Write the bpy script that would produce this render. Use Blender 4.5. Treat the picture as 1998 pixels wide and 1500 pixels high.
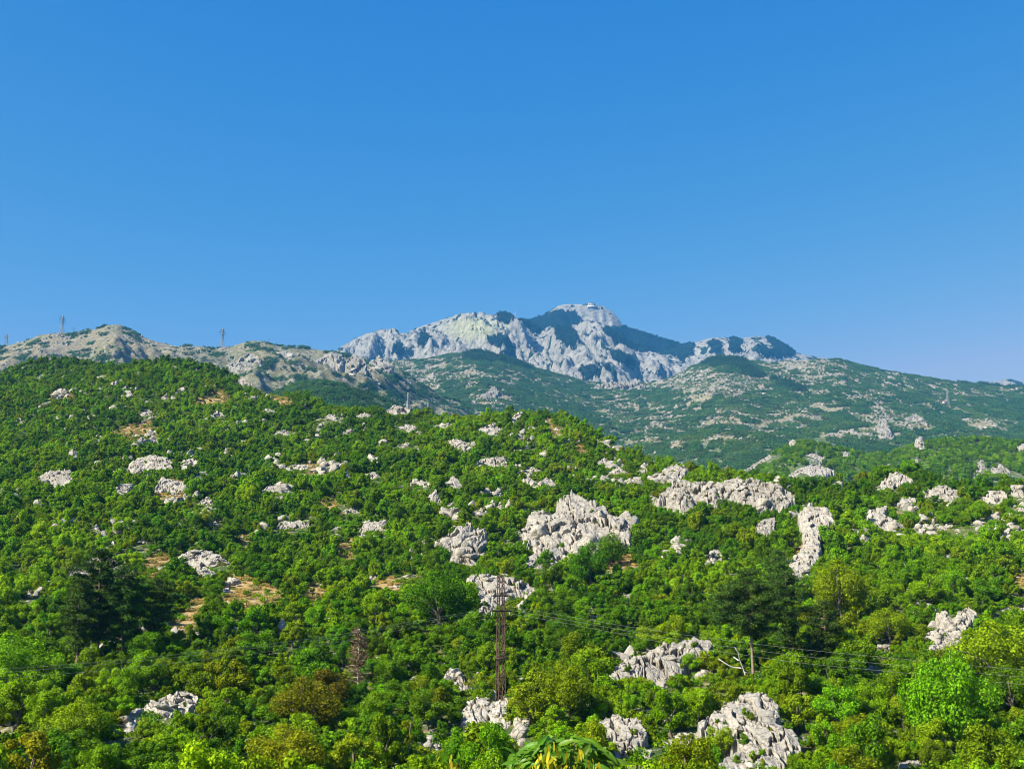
import bpy, math, random
import numpy as np
from mathutils import Vector, Matrix, Euler

# ------------------------------------------------------------------ camera, sky, sun, exposure
scene = bpy.context.scene
for o in list(bpy.data.objects):
    bpy.data.objects.remove(o)
F = 2200.0                      # focal length in pixels of a 1998 x 1500 picture
PITCH = math.atan(400.0 / F)
cam_d = bpy.data.cameras.new('camera')
cam_d.sensor_width = 36.0
cam_d.lens = 36.0 * F / 1998.0
cam_d.clip_start = 0.1
cam_d.clip_end = 40000.0
cam = bpy.data.objects.new('camera', cam_d)
scene.collection.objects.link(cam)
cam.location = (0, 0, 0)
cam.rotation_euler = (math.pi / 2 + PITCH, 0, 0)
scene.camera = cam

SUN_AZ = math.radians(-122)     # from the view direction (+Y), negative = to the left
SUN_EL = math.radians(40)
S_DIR = Vector((math.sin(SUN_AZ) * math.cos(SUN_EL), math.cos(SUN_AZ) * math.cos(SUN_EL), math.sin(SUN_EL)))

world = bpy.data.worlds.new('World')
scene.world = world
world.use_nodes = True
wt = world.node_tree
wt.nodes.clear()
sky = wt.nodes.new('ShaderNodeTexSky')
sky.sky_type = 'NISHITA'
sky.sun_disc = False
sky.sun_elevation = SUN_EL
sky.sun_rotation = SUN_AZ
sky.altitude = 300
sky.air_density = 1.0
sky.dust_density = 1.6
sky.ozone_density = 3.0
# the camera's vivid rendering of blue, one response curve for the whole sky
sep = wt.nodes.new('ShaderNodeSeparateColor'); com = wt.nodes.new('ShaderNodeCombineColor')
wt.links.new(sky.outputs[0], sep.inputs[0])
chan = []
for k, (gain, power) in enumerate(((0.165, 3.0), (0.76, 1.0), (3.1, 0.15))):
    pw = wt.nodes.new('ShaderNodeMath'); pw.operation = 'POWER'; pw.inputs[1].default_value = power
    ml = wt.nodes.new('ShaderNodeMath'); ml.operation = 'MULTIPLY'; ml.inputs[1].default_value = gain
    wt.links.new(sep.outputs[k], pw.inputs[0]); wt.links.new(pw.outputs[0], ml.inputs[0])
    chan.append(ml.outputs[0])
mn = wt.nodes.new('ShaderNodeMath'); mn.operation = 'MINIMUM'
m8 = wt.nodes.new('ShaderNodeMath'); m8.operation = 'MULTIPLY'; m8.inputs[1].default_value = 0.8
wt.links.new(chan[1], m8.inputs[0]); wt.links.new(chan[0], mn.inputs[0]); wt.links.new(m8.outputs[0], mn.inputs[1])
wt.links.new(mn.outputs[0], com.inputs[0]); wt.links.new(chan[1], com.inputs[1]); wt.links.new(chan[2], com.inputs[2])
bg = wt.nodes.new('ShaderNodeBackground')
bg.inputs['Strength'].default_value = 0.07
wo = wt.nodes.new('ShaderNodeOutputWorld')
wt.links.new(com.outputs[0], bg.inputs['Color'])
wt.links.new(bg.outputs[0], wo.inputs['Surface'])

sun_d = bpy.data.lights.new('sun', 'SUN')
sun_d.energy = 5.0
sun_d.angle = math.radians(0.53)
sun_d.color = (1.0, 0.94, 0.82)
sun = bpy.data.objects.new('sun', sun_d)
scene.collection.objects.link(sun)
sun.rotation_euler = S_DIR.to_track_quat('Z', 'Y').to_euler()
sun.location = (-300, -200, 500)

scene.view_settings.view_transform = 'Standard'
scene.view_settings.look = 'None'
scene.view_settings.exposure = 1.2
scene.view_settings.gamma = 1.0
scene.cycles.use_denoising = True
scene.cycles.denoiser = 'OPENIMAGEDENOISE'
scene.cycles.denoising_input_passes = 'RGB_ALBEDO_NORMAL'
scene.cycles.denoising_prefilter = 'ACCURATE'
scene.cycles.filter_width = 1.0
scene.cycles.max_bounces = 6
scene.cycles.diffuse_bounces = 3
scene.cycles.transmission_bounces = 3
scene.cycles.volume_bounces = 1
scene.cycles.use_adaptive_sampling = True
scene.cycles.adaptive_threshold = 0.02
scene.render.film_transparent = False

C = scene.collection
rnd = random.Random(7)
rng = np.random.default_rng(11)

# ------------------------------------------------------------------ helpers: geometry of the view, noise
CP, SP = math.cos(PITCH), math.sin(PITCH)

def ray(px, py):
    """Direction through a point of the photograph, scaled to one metre of depth (y = 1): (x, z)."""
    r = (np.asarray(px, float) - 999.0) / F
    u = (750.0 - np.asarray(py, float)) / F
    y = CP - u * SP
    return r / y, (SP + u * CP) / y

def project(x, y, z):
    f = y * CP + z * SP
    u = -y * SP + z * CP
    return 999.0 + F * x / f, 750.0 - F * u / f

def hashf(ix, iy, s):
    n = (ix.astype(np.int64) * 374761393 + iy.astype(np.int64) * 668265263 + int(s) * 1274126177) & 0xffffffff
    n = ((n ^ (n >> 13)) * 1103515245) & 0xffffffff
    n = ((n ^ (n >> 16)) * 2246822519) & 0xffffffff
    n = n ^ (n >> 15)
    return (n & 0xffffff) / float(0x1000000)

def perlin(x, y, s=0):
    x = np.asarray(x, float); y = np.asarray(y, float)
    ix = np.floor(x).astype(np.int64); iy = np.floor(y).astype(np.int64)
    fx = x - ix; fy = y - iy
    u = fx * fx * fx * (fx * (fx * 6 - 15) + 10); v = fy * fy * fy * (fy * (fy * 6 - 15) + 10)
    def g(a, b, dx, dy):
        th = hashf(a, b, s) * 6.283185
        return np.cos(th) * dx + np.sin(th) * dy
    n00 = g(ix, iy, fx, fy); n10 = g(ix + 1, iy, fx - 1, fy)
    n01 = g(ix, iy + 1, fx, fy - 1); n11 = g(ix + 1, iy + 1, fx - 1, fy - 1)
    a = n00 + u * (n10 - n00); b = n01 + u * (n11 - n01)
    return (a + v * (b - a)) * 1.4

def fbm(x, y, s=0, octv=4, gain=0.5):
    r = 0; a = 1.0; f = 1.0
    for k in range(octv):
        r = r + a * perlin(x * f, y * f, s + k * 17)
        a *= gain; f *= 2.03
    return r

def ridged(x, y, s=0, octv=5, gain=0.55):
    r = 0; a = 1.0; f = 1.0; w = 1.0
    for k in range(octv):
        n = 1.0 - np.abs(perlin(x * f, y * f, s + k * 13))
        n = n * n * w
        r = r + a * n
        w = np.clip(n * 1.6, 0, 1)
        a *= gain; f *= 2.1
    return r

def worley(x, y, s=0):
    """F1, F2, random number of the nearest cell, offset to its centre."""
    ix = np.floor(x).astype(np.int64); iy = np.floor(y).astype(np.int64)
    f1 = np.full(x.shape, 9.0); f2 = np.full(x.shape, 9.0)
    cid = np.zeros(x.shape); dx1 = np.zeros(x.shape); dy1 = np.zeros(x.shape)
    for a in (-1, 0, 1):
        for b in (-1, 0, 1):
            cx = ix + a; cy = iy + b
            qx = cx + 0.1 + 0.8 * hashf(cx, cy, s); qy = cy + 0.1 + 0.8 * hashf(cx, cy, s + 5)
            d = np.hypot(x - qx, y - qy)
            m = d < f1
            f2 = np.where(m, f1, np.minimum(f2, d))
            cid = np.where(m, hashf(cx, cy, s + 9), cid)
            dx1 = np.where(m, x - qx, dx1); dy1 = np.where(m, y - qy, dy1)
            f1 = np.where(m, d, f1)
    return f1, f2, cid, dx1, dy1

def sstep(a, b, x):
    t = np.clip((x - a) / (b - a), 0, 1)
    return t * t * (3 - 2 * t)

def smin(a, b, k):
    h = np.clip(0.5 + 0.5 * (b - a) / k, 0, 1)
    return b + (a - b) * h - k * h * (1 - h)

def sd_poly(px, py, poly):
    """Signed distance to an outline, positive inside."""
    px = np.asarray(px, float); py = np.asarray(py, float)
    d = np.full(px.shape, 1e9); ins = np.zeros(px.shape, bool)
    n = len(poly)
    for i in range(n):
        ax, ay = poly[i]; bx, by = poly[(i + 1) % n]
        ex, ey = bx - ax, by - ay
        t = np.clip(((px - ax) * ex + (py - ay) * ey) / (ex * ex + ey * ey + 1e-9), 0, 1)
        d = np.minimum(d, (px - ax - t * ex) ** 2 + (py - ay - t * ey) ** 2)
        if by != ay:
            c = ((ay > py) != (by > py)) & (px < (bx - ax) * (py - ay) / (by - ay) + ax)
            ins ^= c
    d = np.sqrt(d)
    return np.where(ins, d, -d)

# ------------------------------------------------------------------ helpers: objects
def tag(o, label=None, cat=None, group=None, kind=None):
    if label: o['label'] = label
    if cat: o['category'] = cat
    if group: o['group'] = group
    if kind: o['kind'] = kind
    return o

def empty(name, loc=(0, 0, 0), rot=(0, 0, 0), scale=1.0):
    o = bpy.data.objects.new(name, None)
    o.empty_display_size = 0.3
    o.location = loc; o.rotation_euler = rot
    o.scale = (scale, scale, scale) if not hasattr(scale, '__len__') else scale
    C.objects.link(o)
    return o

def link(name, mesh, parent=None):
    o = bpy.data.objects.new(name, mesh)
    C.objects.link(o)
    if parent is not None:
        o.parent = parent
    return o

def mesh_np(name, verts, faces, mat=None, smooth=False):
    """verts (n,3); faces (m,k) with one k."""
    verts = np.asarray(verts, np.float32); faces = np.asarray(faces, np.int32)
    me = bpy.data.meshes.new(name)
    me.vertices.add(len(verts)); me.vertices.foreach_set('co', verts.ravel())
    k = faces.shape[1] if len(faces) else 3
    me.loops.add(faces.size); me.loops.foreach_set('vertex_index', faces.ravel())
    me.polygons.add(len(faces))
    me.polygons.foreach_set('loop_start', np.arange(0, faces.size, k, dtype=np.int32))
    me.polygons.foreach_set('loop_total', np.full(len(faces), k, np.int32))
    if smooth:
        me.polygons.foreach_set('use_smooth', np.ones(len(faces), bool))
    me.update(calc_edges=True)
    me.validate()
    if mat: me.materials.append(mat)
    return me

def grid_faces(nu, nv):
    i = np.arange(nu * nv).reshape(nv, nu)
    return np.stack([i[:-1, :-1].ravel(), i[:-1, 1:].ravel(), i[1:, 1:].ravel(), i[1:, :-1].ravel()], 1)

def float_attr(me, name, vals):
    a = me.attributes.new(name, 'FLOAT', 'POINT')
    a.data.foreach_set('value', np.asarray(vals, np.float32).ravel())

class Tubes:
    """Tapered tubes and bars gathered into one part."""
    def __init__(self): self.v = []; self.f = []; self.n = 0
    def tube(self, pts, radii, k=6):
        pts = [Vector(p) for p in pts]
        rings = []
        for i, p in enumerate(pts):
            d = (pts[min(i + 1, len(pts) - 1)] - pts[max(i - 1, 0)])
            d = d.normalized() if d.length > 1e-9 else Vector((0, 0, 1))
            a = d.cross(Vector((0.3, 0.9, 0.31)))
            if a.length < 1e-3: a = d.cross(Vector((1, 0, 0)))
            a.normalize(); b = d.cross(a)
            r = radii[i] if hasattr(radii, '__len__') else radii
            rings.append(self.n)
            for j in range(k):
                th = 2 * math.pi * j / k
                self.v.append(p + (a * math.cos(th) + b * math.sin(th)) * r); self.n += 1
        for i in range(len(pts) - 1):
            for j in range(k):
                self.f.append((rings[i] + j, rings[i] + (j + 1) % k, rings[i + 1] + (j + 1) % k, rings[i + 1] + j))
        for j in range(1, k - 1, 2):
            for r0 in (rings[0], rings[-1]):
                self.f.append((r0, r0 + j, r0 + (j + 1) % k, r0 + (j + 2) % k))
    def bar(self, a, b, r): self.tube([a, b], r, 4)
    def box(self, c, s):
        n = self.n
        for dz in (-1, 1):
            for dy in (-1, 1):
                for dx in (-1, 1):
                    self.v.append(Vector((c[0] + dx * s[0] / 2, c[1] + dy * s[1] / 2, c[2] + dz * s[2] / 2)))
        self.n += 8
        for q in ((0, 2, 3, 1), (4, 5, 7, 6), (0, 1, 5, 4), (2, 6, 7, 3), (0, 4, 6, 2), (1, 3, 7, 5)):
            self.f.append(tuple(n + t for t in q))
    def mesh(self, name, mat): return mesh_np(name, [tuple(v) for v in self.v], self.f, mat)
    def build(self, name, mat, parent=None): return link(name, self.mesh(name, mat), parent)

# ------------------------------------------------------------------ materials
def new_mat(name):
    m = bpy.data.materials.new(name); m.use_nodes = True
    nt = m.node_tree; nt.nodes.clear()
    out = nt.nodes.new('ShaderNodeOutputMaterial')
    return m, nt, out

def N(nt, typ, **kw):
    n = nt.nodes.new(typ)
    for k, v in kw.items():
        if k in n.inputs.keys(): n.inputs[k].default_value = v
        else: setattr(n, k, v)
    return n

def ramp(nt, fac, stops):
    r = nt.nodes.new('ShaderNodeValToRGB')
    el = r.color_ramp.elements
    while len(el) < len(stops): el.new(0.5)
    for e, (p, c) in zip(el, stops):
        e.position = p; e.color = (c[0], c[1], c[2], 1) if hasattr(c, '__len__') else (c, c, c, 1)
    nt.links.new(fac, r.inputs[0])
    return r.outputs[0]

def mixc(nt, fac, a, b, mode='MIX'):
    m = nt.nodes.new('ShaderNodeMix'); m.data_type = 'RGBA'; m.blend_type = mode
    for sock, val in ((m.inputs[0], fac), (m.inputs[6], a), (m.inputs[7], b)):
        if hasattr(val, 'is_output') or isinstance(val, bpy.types.NodeSocket): nt.links.new(val, sock)
        elif hasattr(val, '__len__'): sock.default_value = (val[0], val[1], val[2], 1)
        else: sock.default_value = val
    return m.outputs[2]

def noise(nt, vec, scale, detail=4, rough=0.55, dist=0.0):
    n = N(nt, 'ShaderNodeTexNoise', Scale=scale, Detail=detail, Roughness=rough, Distortion=dist)
    nt.links.new(vec, n.inputs['Vector'])
    return n.outputs[0]

def leaf_material(name, rgb, hue_var=0.03, val_var=0.65, trans=0.38, rough=0.65, spec=0.08):
    m, nt, out = new_mat(name)
    oi = N(nt, 'ShaderNodeObjectInfo'); ge = N(nt, 'ShaderNodeNewGeometry')
    h = N(nt, 'ShaderNodeHueSaturation', Color=(*rgb, 1))
    mr = N(nt, 'ShaderNodeMapRange', **{'To Min': 0.5 - hue_var, 'To Max': 0.5 + hue_var * 0.12})
    nt.links.new(oi.outputs['Random'], mr.inputs['Value']); nt.links.new(mr.outputs[0], h.inputs['Hue'])
    mv = N(nt, 'ShaderNodeMapRange', **{'To Min': 1 - val_var * 0.75, 'To Max': 1 + val_var})
    nt.links.new(ge.outputs['Random Per Island'], mv.inputs['Value'])
    mo = N(nt, 'ShaderNodeMath', operation='MULTIPLY_ADD'); mo.inputs[1].default_value = 7.31; mo.inputs[2].default_value = 0.0
    nt.links.new(oi.outputs['Random'], mo.inputs[0])
    fr = N(nt, 'ShaderNodeMath', operation='FRACT'); nt.links.new(mo.outputs[0], fr.inputs[0])
    m2 = N(nt, 'ShaderNodeMapRange', **{'To Min': 0.72, 'To Max': 1.28}); nt.links.new(fr.outputs[0], m2.inputs['Value'])
    mu = N(nt, 'ShaderNodeMath', operation='MULTIPLY')
    nt.links.new(mv.outputs[0], mu.inputs[0]); nt.links.new(m2.outputs[0], mu.inputs[1])
    nt.links.new(mu.outputs[0], h.inputs['Value'])
    p = N(nt, 'ShaderNodeBsdfPrincipled', Roughness=rough); p.inputs['Specular IOR Level'].default_value = spec
    nt.links.new(h.outputs[0], p.inputs['Base Color'])
    if trans > 0:
        t = N(nt, 'ShaderNodeBsdfTranslucent')
        y = mixc(nt, 0.6, h.outputs[0], (1.15, 1.1, 0.4), 'MULTIPLY'); nt.links.new(y, t.inputs['Color'])
        mx = N(nt, 'ShaderNodeMixShader'); mx.inputs[0].default_value = trans
        nt.links.new(p.outputs[0], mx.inputs[1]); nt.links.new(t.outputs[0], mx.inputs[2])
        nt.links.new(mx.outputs[0], out.inputs['Surface'])
    else:
        nt.links.new(p.outputs[0], out.inputs['Surface'])
    return m

def plain(name, rgb, rough=0.7, metal=0.0, nscale=None, rgb2=None):
    m, nt, out = new_mat(name)
    p = N(nt, 'ShaderNodeBsdfPrincipled', Roughness=rough, Metallic=metal)
    p.inputs['Base Color'].default_value = (*rgb, 1)
    if nscale:
        ge = N(nt, 'ShaderNodeNewGeometry')
        n = noise(nt, ge.outputs['Position'], nscale, 4)
        nt.links.new(ramp(nt, n, [(0.35, rgb), (0.65, rgb2)]), p.inputs['Base Color'])
    nt.links.new(p.outputs[0], out.inputs['Surface'])
    return m

def limestone(name, s=1.0, light=(0.335, 0.306, 0.264), dark=(0.19, 0.172, 0.147), crack=0.05, bump=1.0):
    """Weathered karst limestone; s scales the pattern (metres)."""
    m, nt, out = new_mat(name)
    ge = N(nt, 'ShaderNodeNewGeometry'); pos = ge.outputs['Position']
    oi = N(nt, 'ShaderNodeObjectInfo')
    n1 = noise(nt, pos, 0.35 / s, 5, 0.6)
    n2 = noise(nt, pos, 2.2 / s, 6, 0.68, 0.4)
    base = ramp(nt, n1, [(0.30, (dark[0] * 1.5, dark[1] * 1.5, dark[2] * 1.5)), (0.55, light), (0.8, (light[0] * 1.12, light[1] * 1.1, light[2] * 1.08))])
    stain = ramp(nt, n2, [(0.34, 0.0), (0.47, 1.0)])
    col = mixc(nt, stain, dark, base)
    ms = N(nt, 'ShaderNodeMapping'); ms.inputs['Scale'].default_value = (1.3 / s, 1.3 / s, 0.22 / s)
    nt.links.new(pos, ms.inputs[0])
    sk = noise(nt, ms.outputs[0], 1.0, 5, 0.65)
    col = mixc(nt, ramp(nt, sk, [(0.34, 0.7), (0.46, 0.0)]), col, (dark[0] * 0.62, dark[1] * 0.64, dark[2] * 0.66))
    # warm iron stains
    n3 = noise(nt, pos, 0.8 / s, 3, 0.5)
    warm = ramp(nt, n3, [(0.55, 0.0), (0.75, 0.55)])
    col = mixc(nt, warm, col, (0.32, 0.26, 0.18))
    # joint lines in a darker brown, broken up by noise
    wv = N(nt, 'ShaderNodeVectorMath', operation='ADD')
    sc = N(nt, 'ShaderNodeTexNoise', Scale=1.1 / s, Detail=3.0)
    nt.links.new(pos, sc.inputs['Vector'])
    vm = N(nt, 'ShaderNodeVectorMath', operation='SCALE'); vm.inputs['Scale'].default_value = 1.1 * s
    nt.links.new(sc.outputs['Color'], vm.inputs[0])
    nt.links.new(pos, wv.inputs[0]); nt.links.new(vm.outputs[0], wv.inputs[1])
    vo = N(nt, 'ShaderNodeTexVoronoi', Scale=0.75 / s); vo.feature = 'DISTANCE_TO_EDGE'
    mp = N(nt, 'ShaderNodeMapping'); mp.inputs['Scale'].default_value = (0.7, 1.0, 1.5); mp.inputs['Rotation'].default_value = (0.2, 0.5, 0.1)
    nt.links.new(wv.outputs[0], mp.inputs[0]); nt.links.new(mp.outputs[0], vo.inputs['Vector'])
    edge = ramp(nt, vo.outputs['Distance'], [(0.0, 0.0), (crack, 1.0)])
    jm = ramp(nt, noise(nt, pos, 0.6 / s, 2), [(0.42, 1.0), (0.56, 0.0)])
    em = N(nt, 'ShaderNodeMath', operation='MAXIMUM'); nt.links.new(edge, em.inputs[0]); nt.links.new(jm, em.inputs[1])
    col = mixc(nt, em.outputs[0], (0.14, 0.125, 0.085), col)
    vv = N(nt, 'ShaderNodeMapRange', **{'To Min': 0.86, 'To Max': 1.1}); nt.links.new(oi.outputs['Random'], vv.inputs['Value'])
    hsv = N(nt, 'ShaderNodeHueSaturation'); nt.links.new(col, hsv.inputs['Color']); nt.links.new(vv.outputs[0], hsv.inputs['Value'])
    hgt = N(nt, 'ShaderNodeMath', operation='MULTIPLY_ADD'); hgt.inputs[1].default_value = 0.6
    nt.links.new(n2, hgt.inputs[0]); nt.links.new(em.outputs[0], hgt.inputs[2])
    bp = N(nt, 'ShaderNodeBump', Strength=0.55 * bump, Distance=0.22 * s)
    nt.links.new(hgt.outputs[0], bp.inputs['Height'])
    p = N(nt, 'ShaderNodeBsdfPrincipled', Roughness=0.9); p.inputs['Specular IOR Level'].default_value = 0.2
    nt.links.new(hsv.outputs[0], p.inputs['Base Color']); nt.links.new(bp.outputs[0], p.inputs['Normal'])
    nt.links.new(p.outputs[0], out.inputs['Surface'])
    return m

def ground_material(name, s, green, tan, pale, rocky=0.5, attr=None):
    """Turf and low scrub over stony soil, with dry grass where the attribute says so."""
    m, nt, out = new_mat(name)
    ge = N(nt, 'ShaderNodeNewGeometry'); pos = ge.outputs['Position']
    n1 = noise(nt, pos, 0.12 / s, 5, 0.6); n2 = noise(nt, pos, 0.9 / s, 6, 0.7); n3 = noise(nt, pos, 0.3 / s, 5, 0.65)
    col = mixc(nt, ramp(nt, n1, [(0.4, 0.0), (0.6, 1.0)]), green, (green[0] * 1.6, green[1] * 1.3, green[2] * 1.1))
    col = mixc(nt, ramp(nt, n3, [(0.52, 0.0), (0.68, 0.8)]), col, tan)
    if attr:
        at = N(nt, 'ShaderNodeAttribute', attribute_name=attr)
        dry = mixc(nt, ramp(nt, n2, [(0.4, 0.0), (0.62, 1.0)]), tan, (tan[0] * 1.45, tan[1] * 1.2, tan[2] * 0.7))
        ad = N(nt, 'ShaderNodeMath', operation='ADD'); nt.links.new(at.outputs['Fac'], ad.inputs[0]); ad.inputs[1].default_value = -0.25
        a2 = N(nt, 'ShaderNodeMath', operation='ADD'); nt.links.new(ad.outputs[0], a2.inputs[0]); nt.links.new(n2, a2.inputs[1])
        col = mixc(nt, ramp(nt, a2.outputs[0], [(0.45, 0.0), (0.7, 1.0)]), col, dry)
    st = ramp(nt, n2, [(0.66 - 0.2 * rocky, 0.0), (0.74 - 0.2 * rocky, 1.0)])
    col = mixc(nt, st, col, pale)
    bp = N(nt, 'ShaderNodeBump', Strength=0.8, Distance=0.5 * s); nt.links.new(n2, bp.inputs['Height'])
    p = N(nt, 'ShaderNodeBsdfPrincipled', Roughness=0.95); p.inputs['Specular IOR Level'].default_value = 0.1
    nt.links.new(col, p.inputs['Base Color']); nt.links.new(bp.outputs[0], p.inputs['Normal'])
    nt.links.new(p.outputs[0], out.inputs['Surface'])
    return m

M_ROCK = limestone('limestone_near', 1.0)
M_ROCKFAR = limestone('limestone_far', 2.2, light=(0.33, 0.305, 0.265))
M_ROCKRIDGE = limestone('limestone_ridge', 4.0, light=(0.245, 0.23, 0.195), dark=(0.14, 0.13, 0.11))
M_SOIL = ground_material('hillside_ground', 1.0, (0.045, 0.075, 0.018), (0.25, 0.185, 0.085), (0.32, 0.29, 0.245), 0.6, 'dry')
M_SLOPE = ground_material('slope_ground', 6.0, (0.05, 0.085, 0.03), (0.155, 0.15, 0.10), (0.25, 0.245, 0.22), 0.6, 'dry')
M_RIDGE = ground_material('ridge_ground', 5.0, (0.085, 0.095, 0.048), (0.155, 0.14, 0.095), (0.21, 0.20, 0.172), 0.8, 'dry')
M_BARK = plain('bark', (0.10, 0.075, 0.05), 0.9, 0, 3.0, (0.16, 0.13, 0.10))
M_PINEBARK = plain('pine_bark', (0.17, 0.10, 0.065), 0.9, 0, 3.0, (0.24, 0.18, 0.14))
M_DEADWOOD = plain('dead_wood', (0.36, 0.32, 0.27), 0.9, 0, 2.0, (0.5, 0.46, 0.4))
M_BROWNTWIG = leaf_material('withered_twigs', (0.14, 0.088, 0.045), 0.02, 0.5, 0.15)
M_RUST = plain('rusty_steel', (0.036, 0.020, 0.014), 0.85, 0.2, 4.0, (0.07, 0.035, 0.02))
M_STEEL = plain('galvanised_steel', (0.16, 0.17, 0.18), 0.6, 0.3)
M_PALESTEEL = plain('pale_steel', (0.24, 0.25, 0.25), 0.6, 0.2)
M_WIRE = plain('wire', (0.16, 0.17, 0.155), 0.7, 0.1)
M_WHITEWALL = plain('white_masonry', (0.42, 0.41, 0.38), 0.8)
M_ROOF = plain('grey_roof', (0.3, 0.27, 0.25), 0.8)
SPECIES = [  # adjective, colour
    ('mid green', (0.112, 0.255, 0.003)),
    ('deep green', (0.068, 0.180, 0.003)),
    ('bright green', (0.160, 0.325, 0.003)),
    ('olive green', (0.148, 0.240, 0.003)),
    ('yellow green', (0.175, 0.270, 0.003)),
    ('rusty orange', (0.140, 0.145, 0.004)),
    ('golden yellow', (0.195, 0.235, 0.004)),
]
M_LEAF = [leaf_material('foliage_' + a.replace(' ', '_'), c) for a, c in SPECIES]
M_NEEDLE = leaf_material('pine_needles', (0.040, 0.088, 0.008), 0.02, 0.5, 0.12)
M_FARLEAF = [leaf_material('far_foliage', (0.040, 0.108, 0.024), 0.03, 0.4, 0.2),
             leaf_material('far_foliage_light', (0.070, 0.140, 0.030), 0.03, 0.4, 0.2),
             leaf_material('far_pines', (0.036, 0.086, 0.028), 0.02, 0.4, 0.1)]
#TERRAIN
# ------------------------------------------------------------------ terrain: one height function per hill
def crest_line(pts):
    p = np.array(pts, float)
    t, e = ray(p[:, 0], p[:, 1])
    return t, e

# near hillside: depth at which each row of the hillside lies
ROWS = [(1500, 105), (1450, 114), (1400, 124), (1350, 136), (1300, 149), (1250, 164), (1200, 181), (1150, 200), (1100, 222), (1050, 247),
        (1000, 276), (950, 314), (900, 358), (850, 412), (800, 472), (750, 535), (700, 600), (650, 668), (600, 740)]
_, E_TAB = ray(999.0, np.array([r[0] for r in ROWS], float))
Y_TAB = np.array([r[1] for r in ROWS], float)
Z_Y = np.concatenate([[-40, 0, 2, 6, 14, 40, 75], Y_TAB])
Z_Z = np.concatenate([[-1.6, -1.7, -2.0, -5.2, -9.0, -14.0, -15.6], E_TAB * Y_TAB])
CREST1 = crest_line([(-700, 720), (-300, 705), (-100, 700), (0, 712), (40, 700), (80, 692), (140, 696), (200, 704), (260, 714), (350, 714), (430, 722), (480, 737), (530, 752), (575, 772),
                     (620, 790), (660, 796), (720, 796), (780, 800), (850, 817), (910, 824), (960, 814), (1010, 806), (1060, 805), (1095, 812), (1130, 835), (1160, 848),
                     (1200, 866), (1280, 893), (1340, 905), (1400, 928), (1460, 940), (1540, 952), (1600, 955), (1660, 950), (1700, 938), (1740, 926),
                     (1790, 925), (1850, 940), (1910, 950), (1998, 950), (2200, 945), (2700, 930)])

def L1(t, Y):
    t = np.asarray(t, float); Y = np.asarray(Y, float)
    x = t * Y
    far = sstep(40, 140, Y)
    Yw = Y * (1 + far * 0.05 * perlin(x / 70, Y / 90, 3))
    zf = np.interp(Yw, Z_Y, Z_Z)
    e = np.interp(t, CREST1[0], CREST1[1])
    Yc = np.interp(e, E_TAB, Y_TAB)
    e = e - 4.3 / Yc
    zc = e * Yc
    zb = zc - 0.33 * (Y - Yc) + 1.0
    z = smin(zf, zb, 5.0)
    return z + far * (1.3 * fbm(x / 26, Y / 26, 21, 3) + 1.0 * perlin(x / 60, Y / 60, 8))

def ridge_layer(crest, Yc, lift, sf, sb, nz, k=8.0):
    ct, ce = crest
    def fn(t, Y):
        t = np.asarray(t, float); Y = np.asarray(Y, float)
        yc = Yc(t) if callable(Yc) else Yc
        e = np.interp(t, ct, ce) - lift / yc
        zc = e * yc
        z = smin(zc - sf * (yc - Y) + k * 0.25, zc - sb * (Y - yc) + k * 0.25, k)
        return z + nz(t * Y, Y) * np.clip(np.abs(Y - yc) / (0.12 * yc), 0.25, 1.0)
    return fn

CREST2 = crest_line([(1250, 990), (1400, 955), (1450, 925), (1490, 893), (1530, 866), (1560, 855), (1590, 858), (1640, 870), (1700, 882), (1740, 876), (1790, 860), (1850, 853), (1920, 852), (1998, 858), (2200, 850), (2700, 850)])
L2 = ridge_layer(CREST2, 980.0, 4.5, 0.25, 0.2, lambda x, y: 7 * fbm(x / 90, y / 90, 5, 4))
CREST6 = crest_line([(300, 860), (430, 815), (500, 780), (550, 755), (590, 742), (630, 738), (670, 745), (720, 763), (770, 785), (830, 812), (900, 840), (1100, 900)])
L6 = ridge_layer(CREST6, 1180.0, 4.5, 0.30, 0.2, lambda x, y: 6 * fbm(x / 100, y / 100, 51, 4))
CREST4 = crest_line([(-700, 690), (-200, 690), (0, 674), (30, 668), (60, 660), (100, 653), (140, 654), (180, 649), (210, 642), (230, 639), (250, 646), (280, 661), (310, 669), (345, 678), (380, 682), (420, 681), (450, 679), (490, 669), (520, 672), (545, 680),
                     (575, 681), (600, 687), (640, 690), (690, 698), (730, 709), (780, 730), (830, 754), (880, 778), (950, 808), (1010, 840)])
L4 = ridge_layer(CREST4, 1900.0, 0.5, 0.40, 0.3, lambda x, y: 26 * (ridged(x / 190, y / 190, 31, 5) - 0.9) + 5 * (ridged(x / 45, y / 45, 32, 4) - 0.9))
CREST3 = crest_line([(-700, 790), (0, 780), (400, 760), (500, 748), (600, 722), (700, 702), (760, 700), (830, 697), (880, 686), (935, 682), (980, 692), (1040, 713), (1100, 730), (1150, 741), (1200, 744), (1260, 742), (1310, 733), (1350, 712),
                     (1385, 699), (1415, 693), (1450, 699), (1500, 703), (1550, 698), (1600, 697), (1640, 697), (1660, 704), (1720, 717), (1800, 732), (1860, 740), (1900, 745), (1950, 749), (1998, 752), (2200, 765), (2700, 790)])

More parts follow.
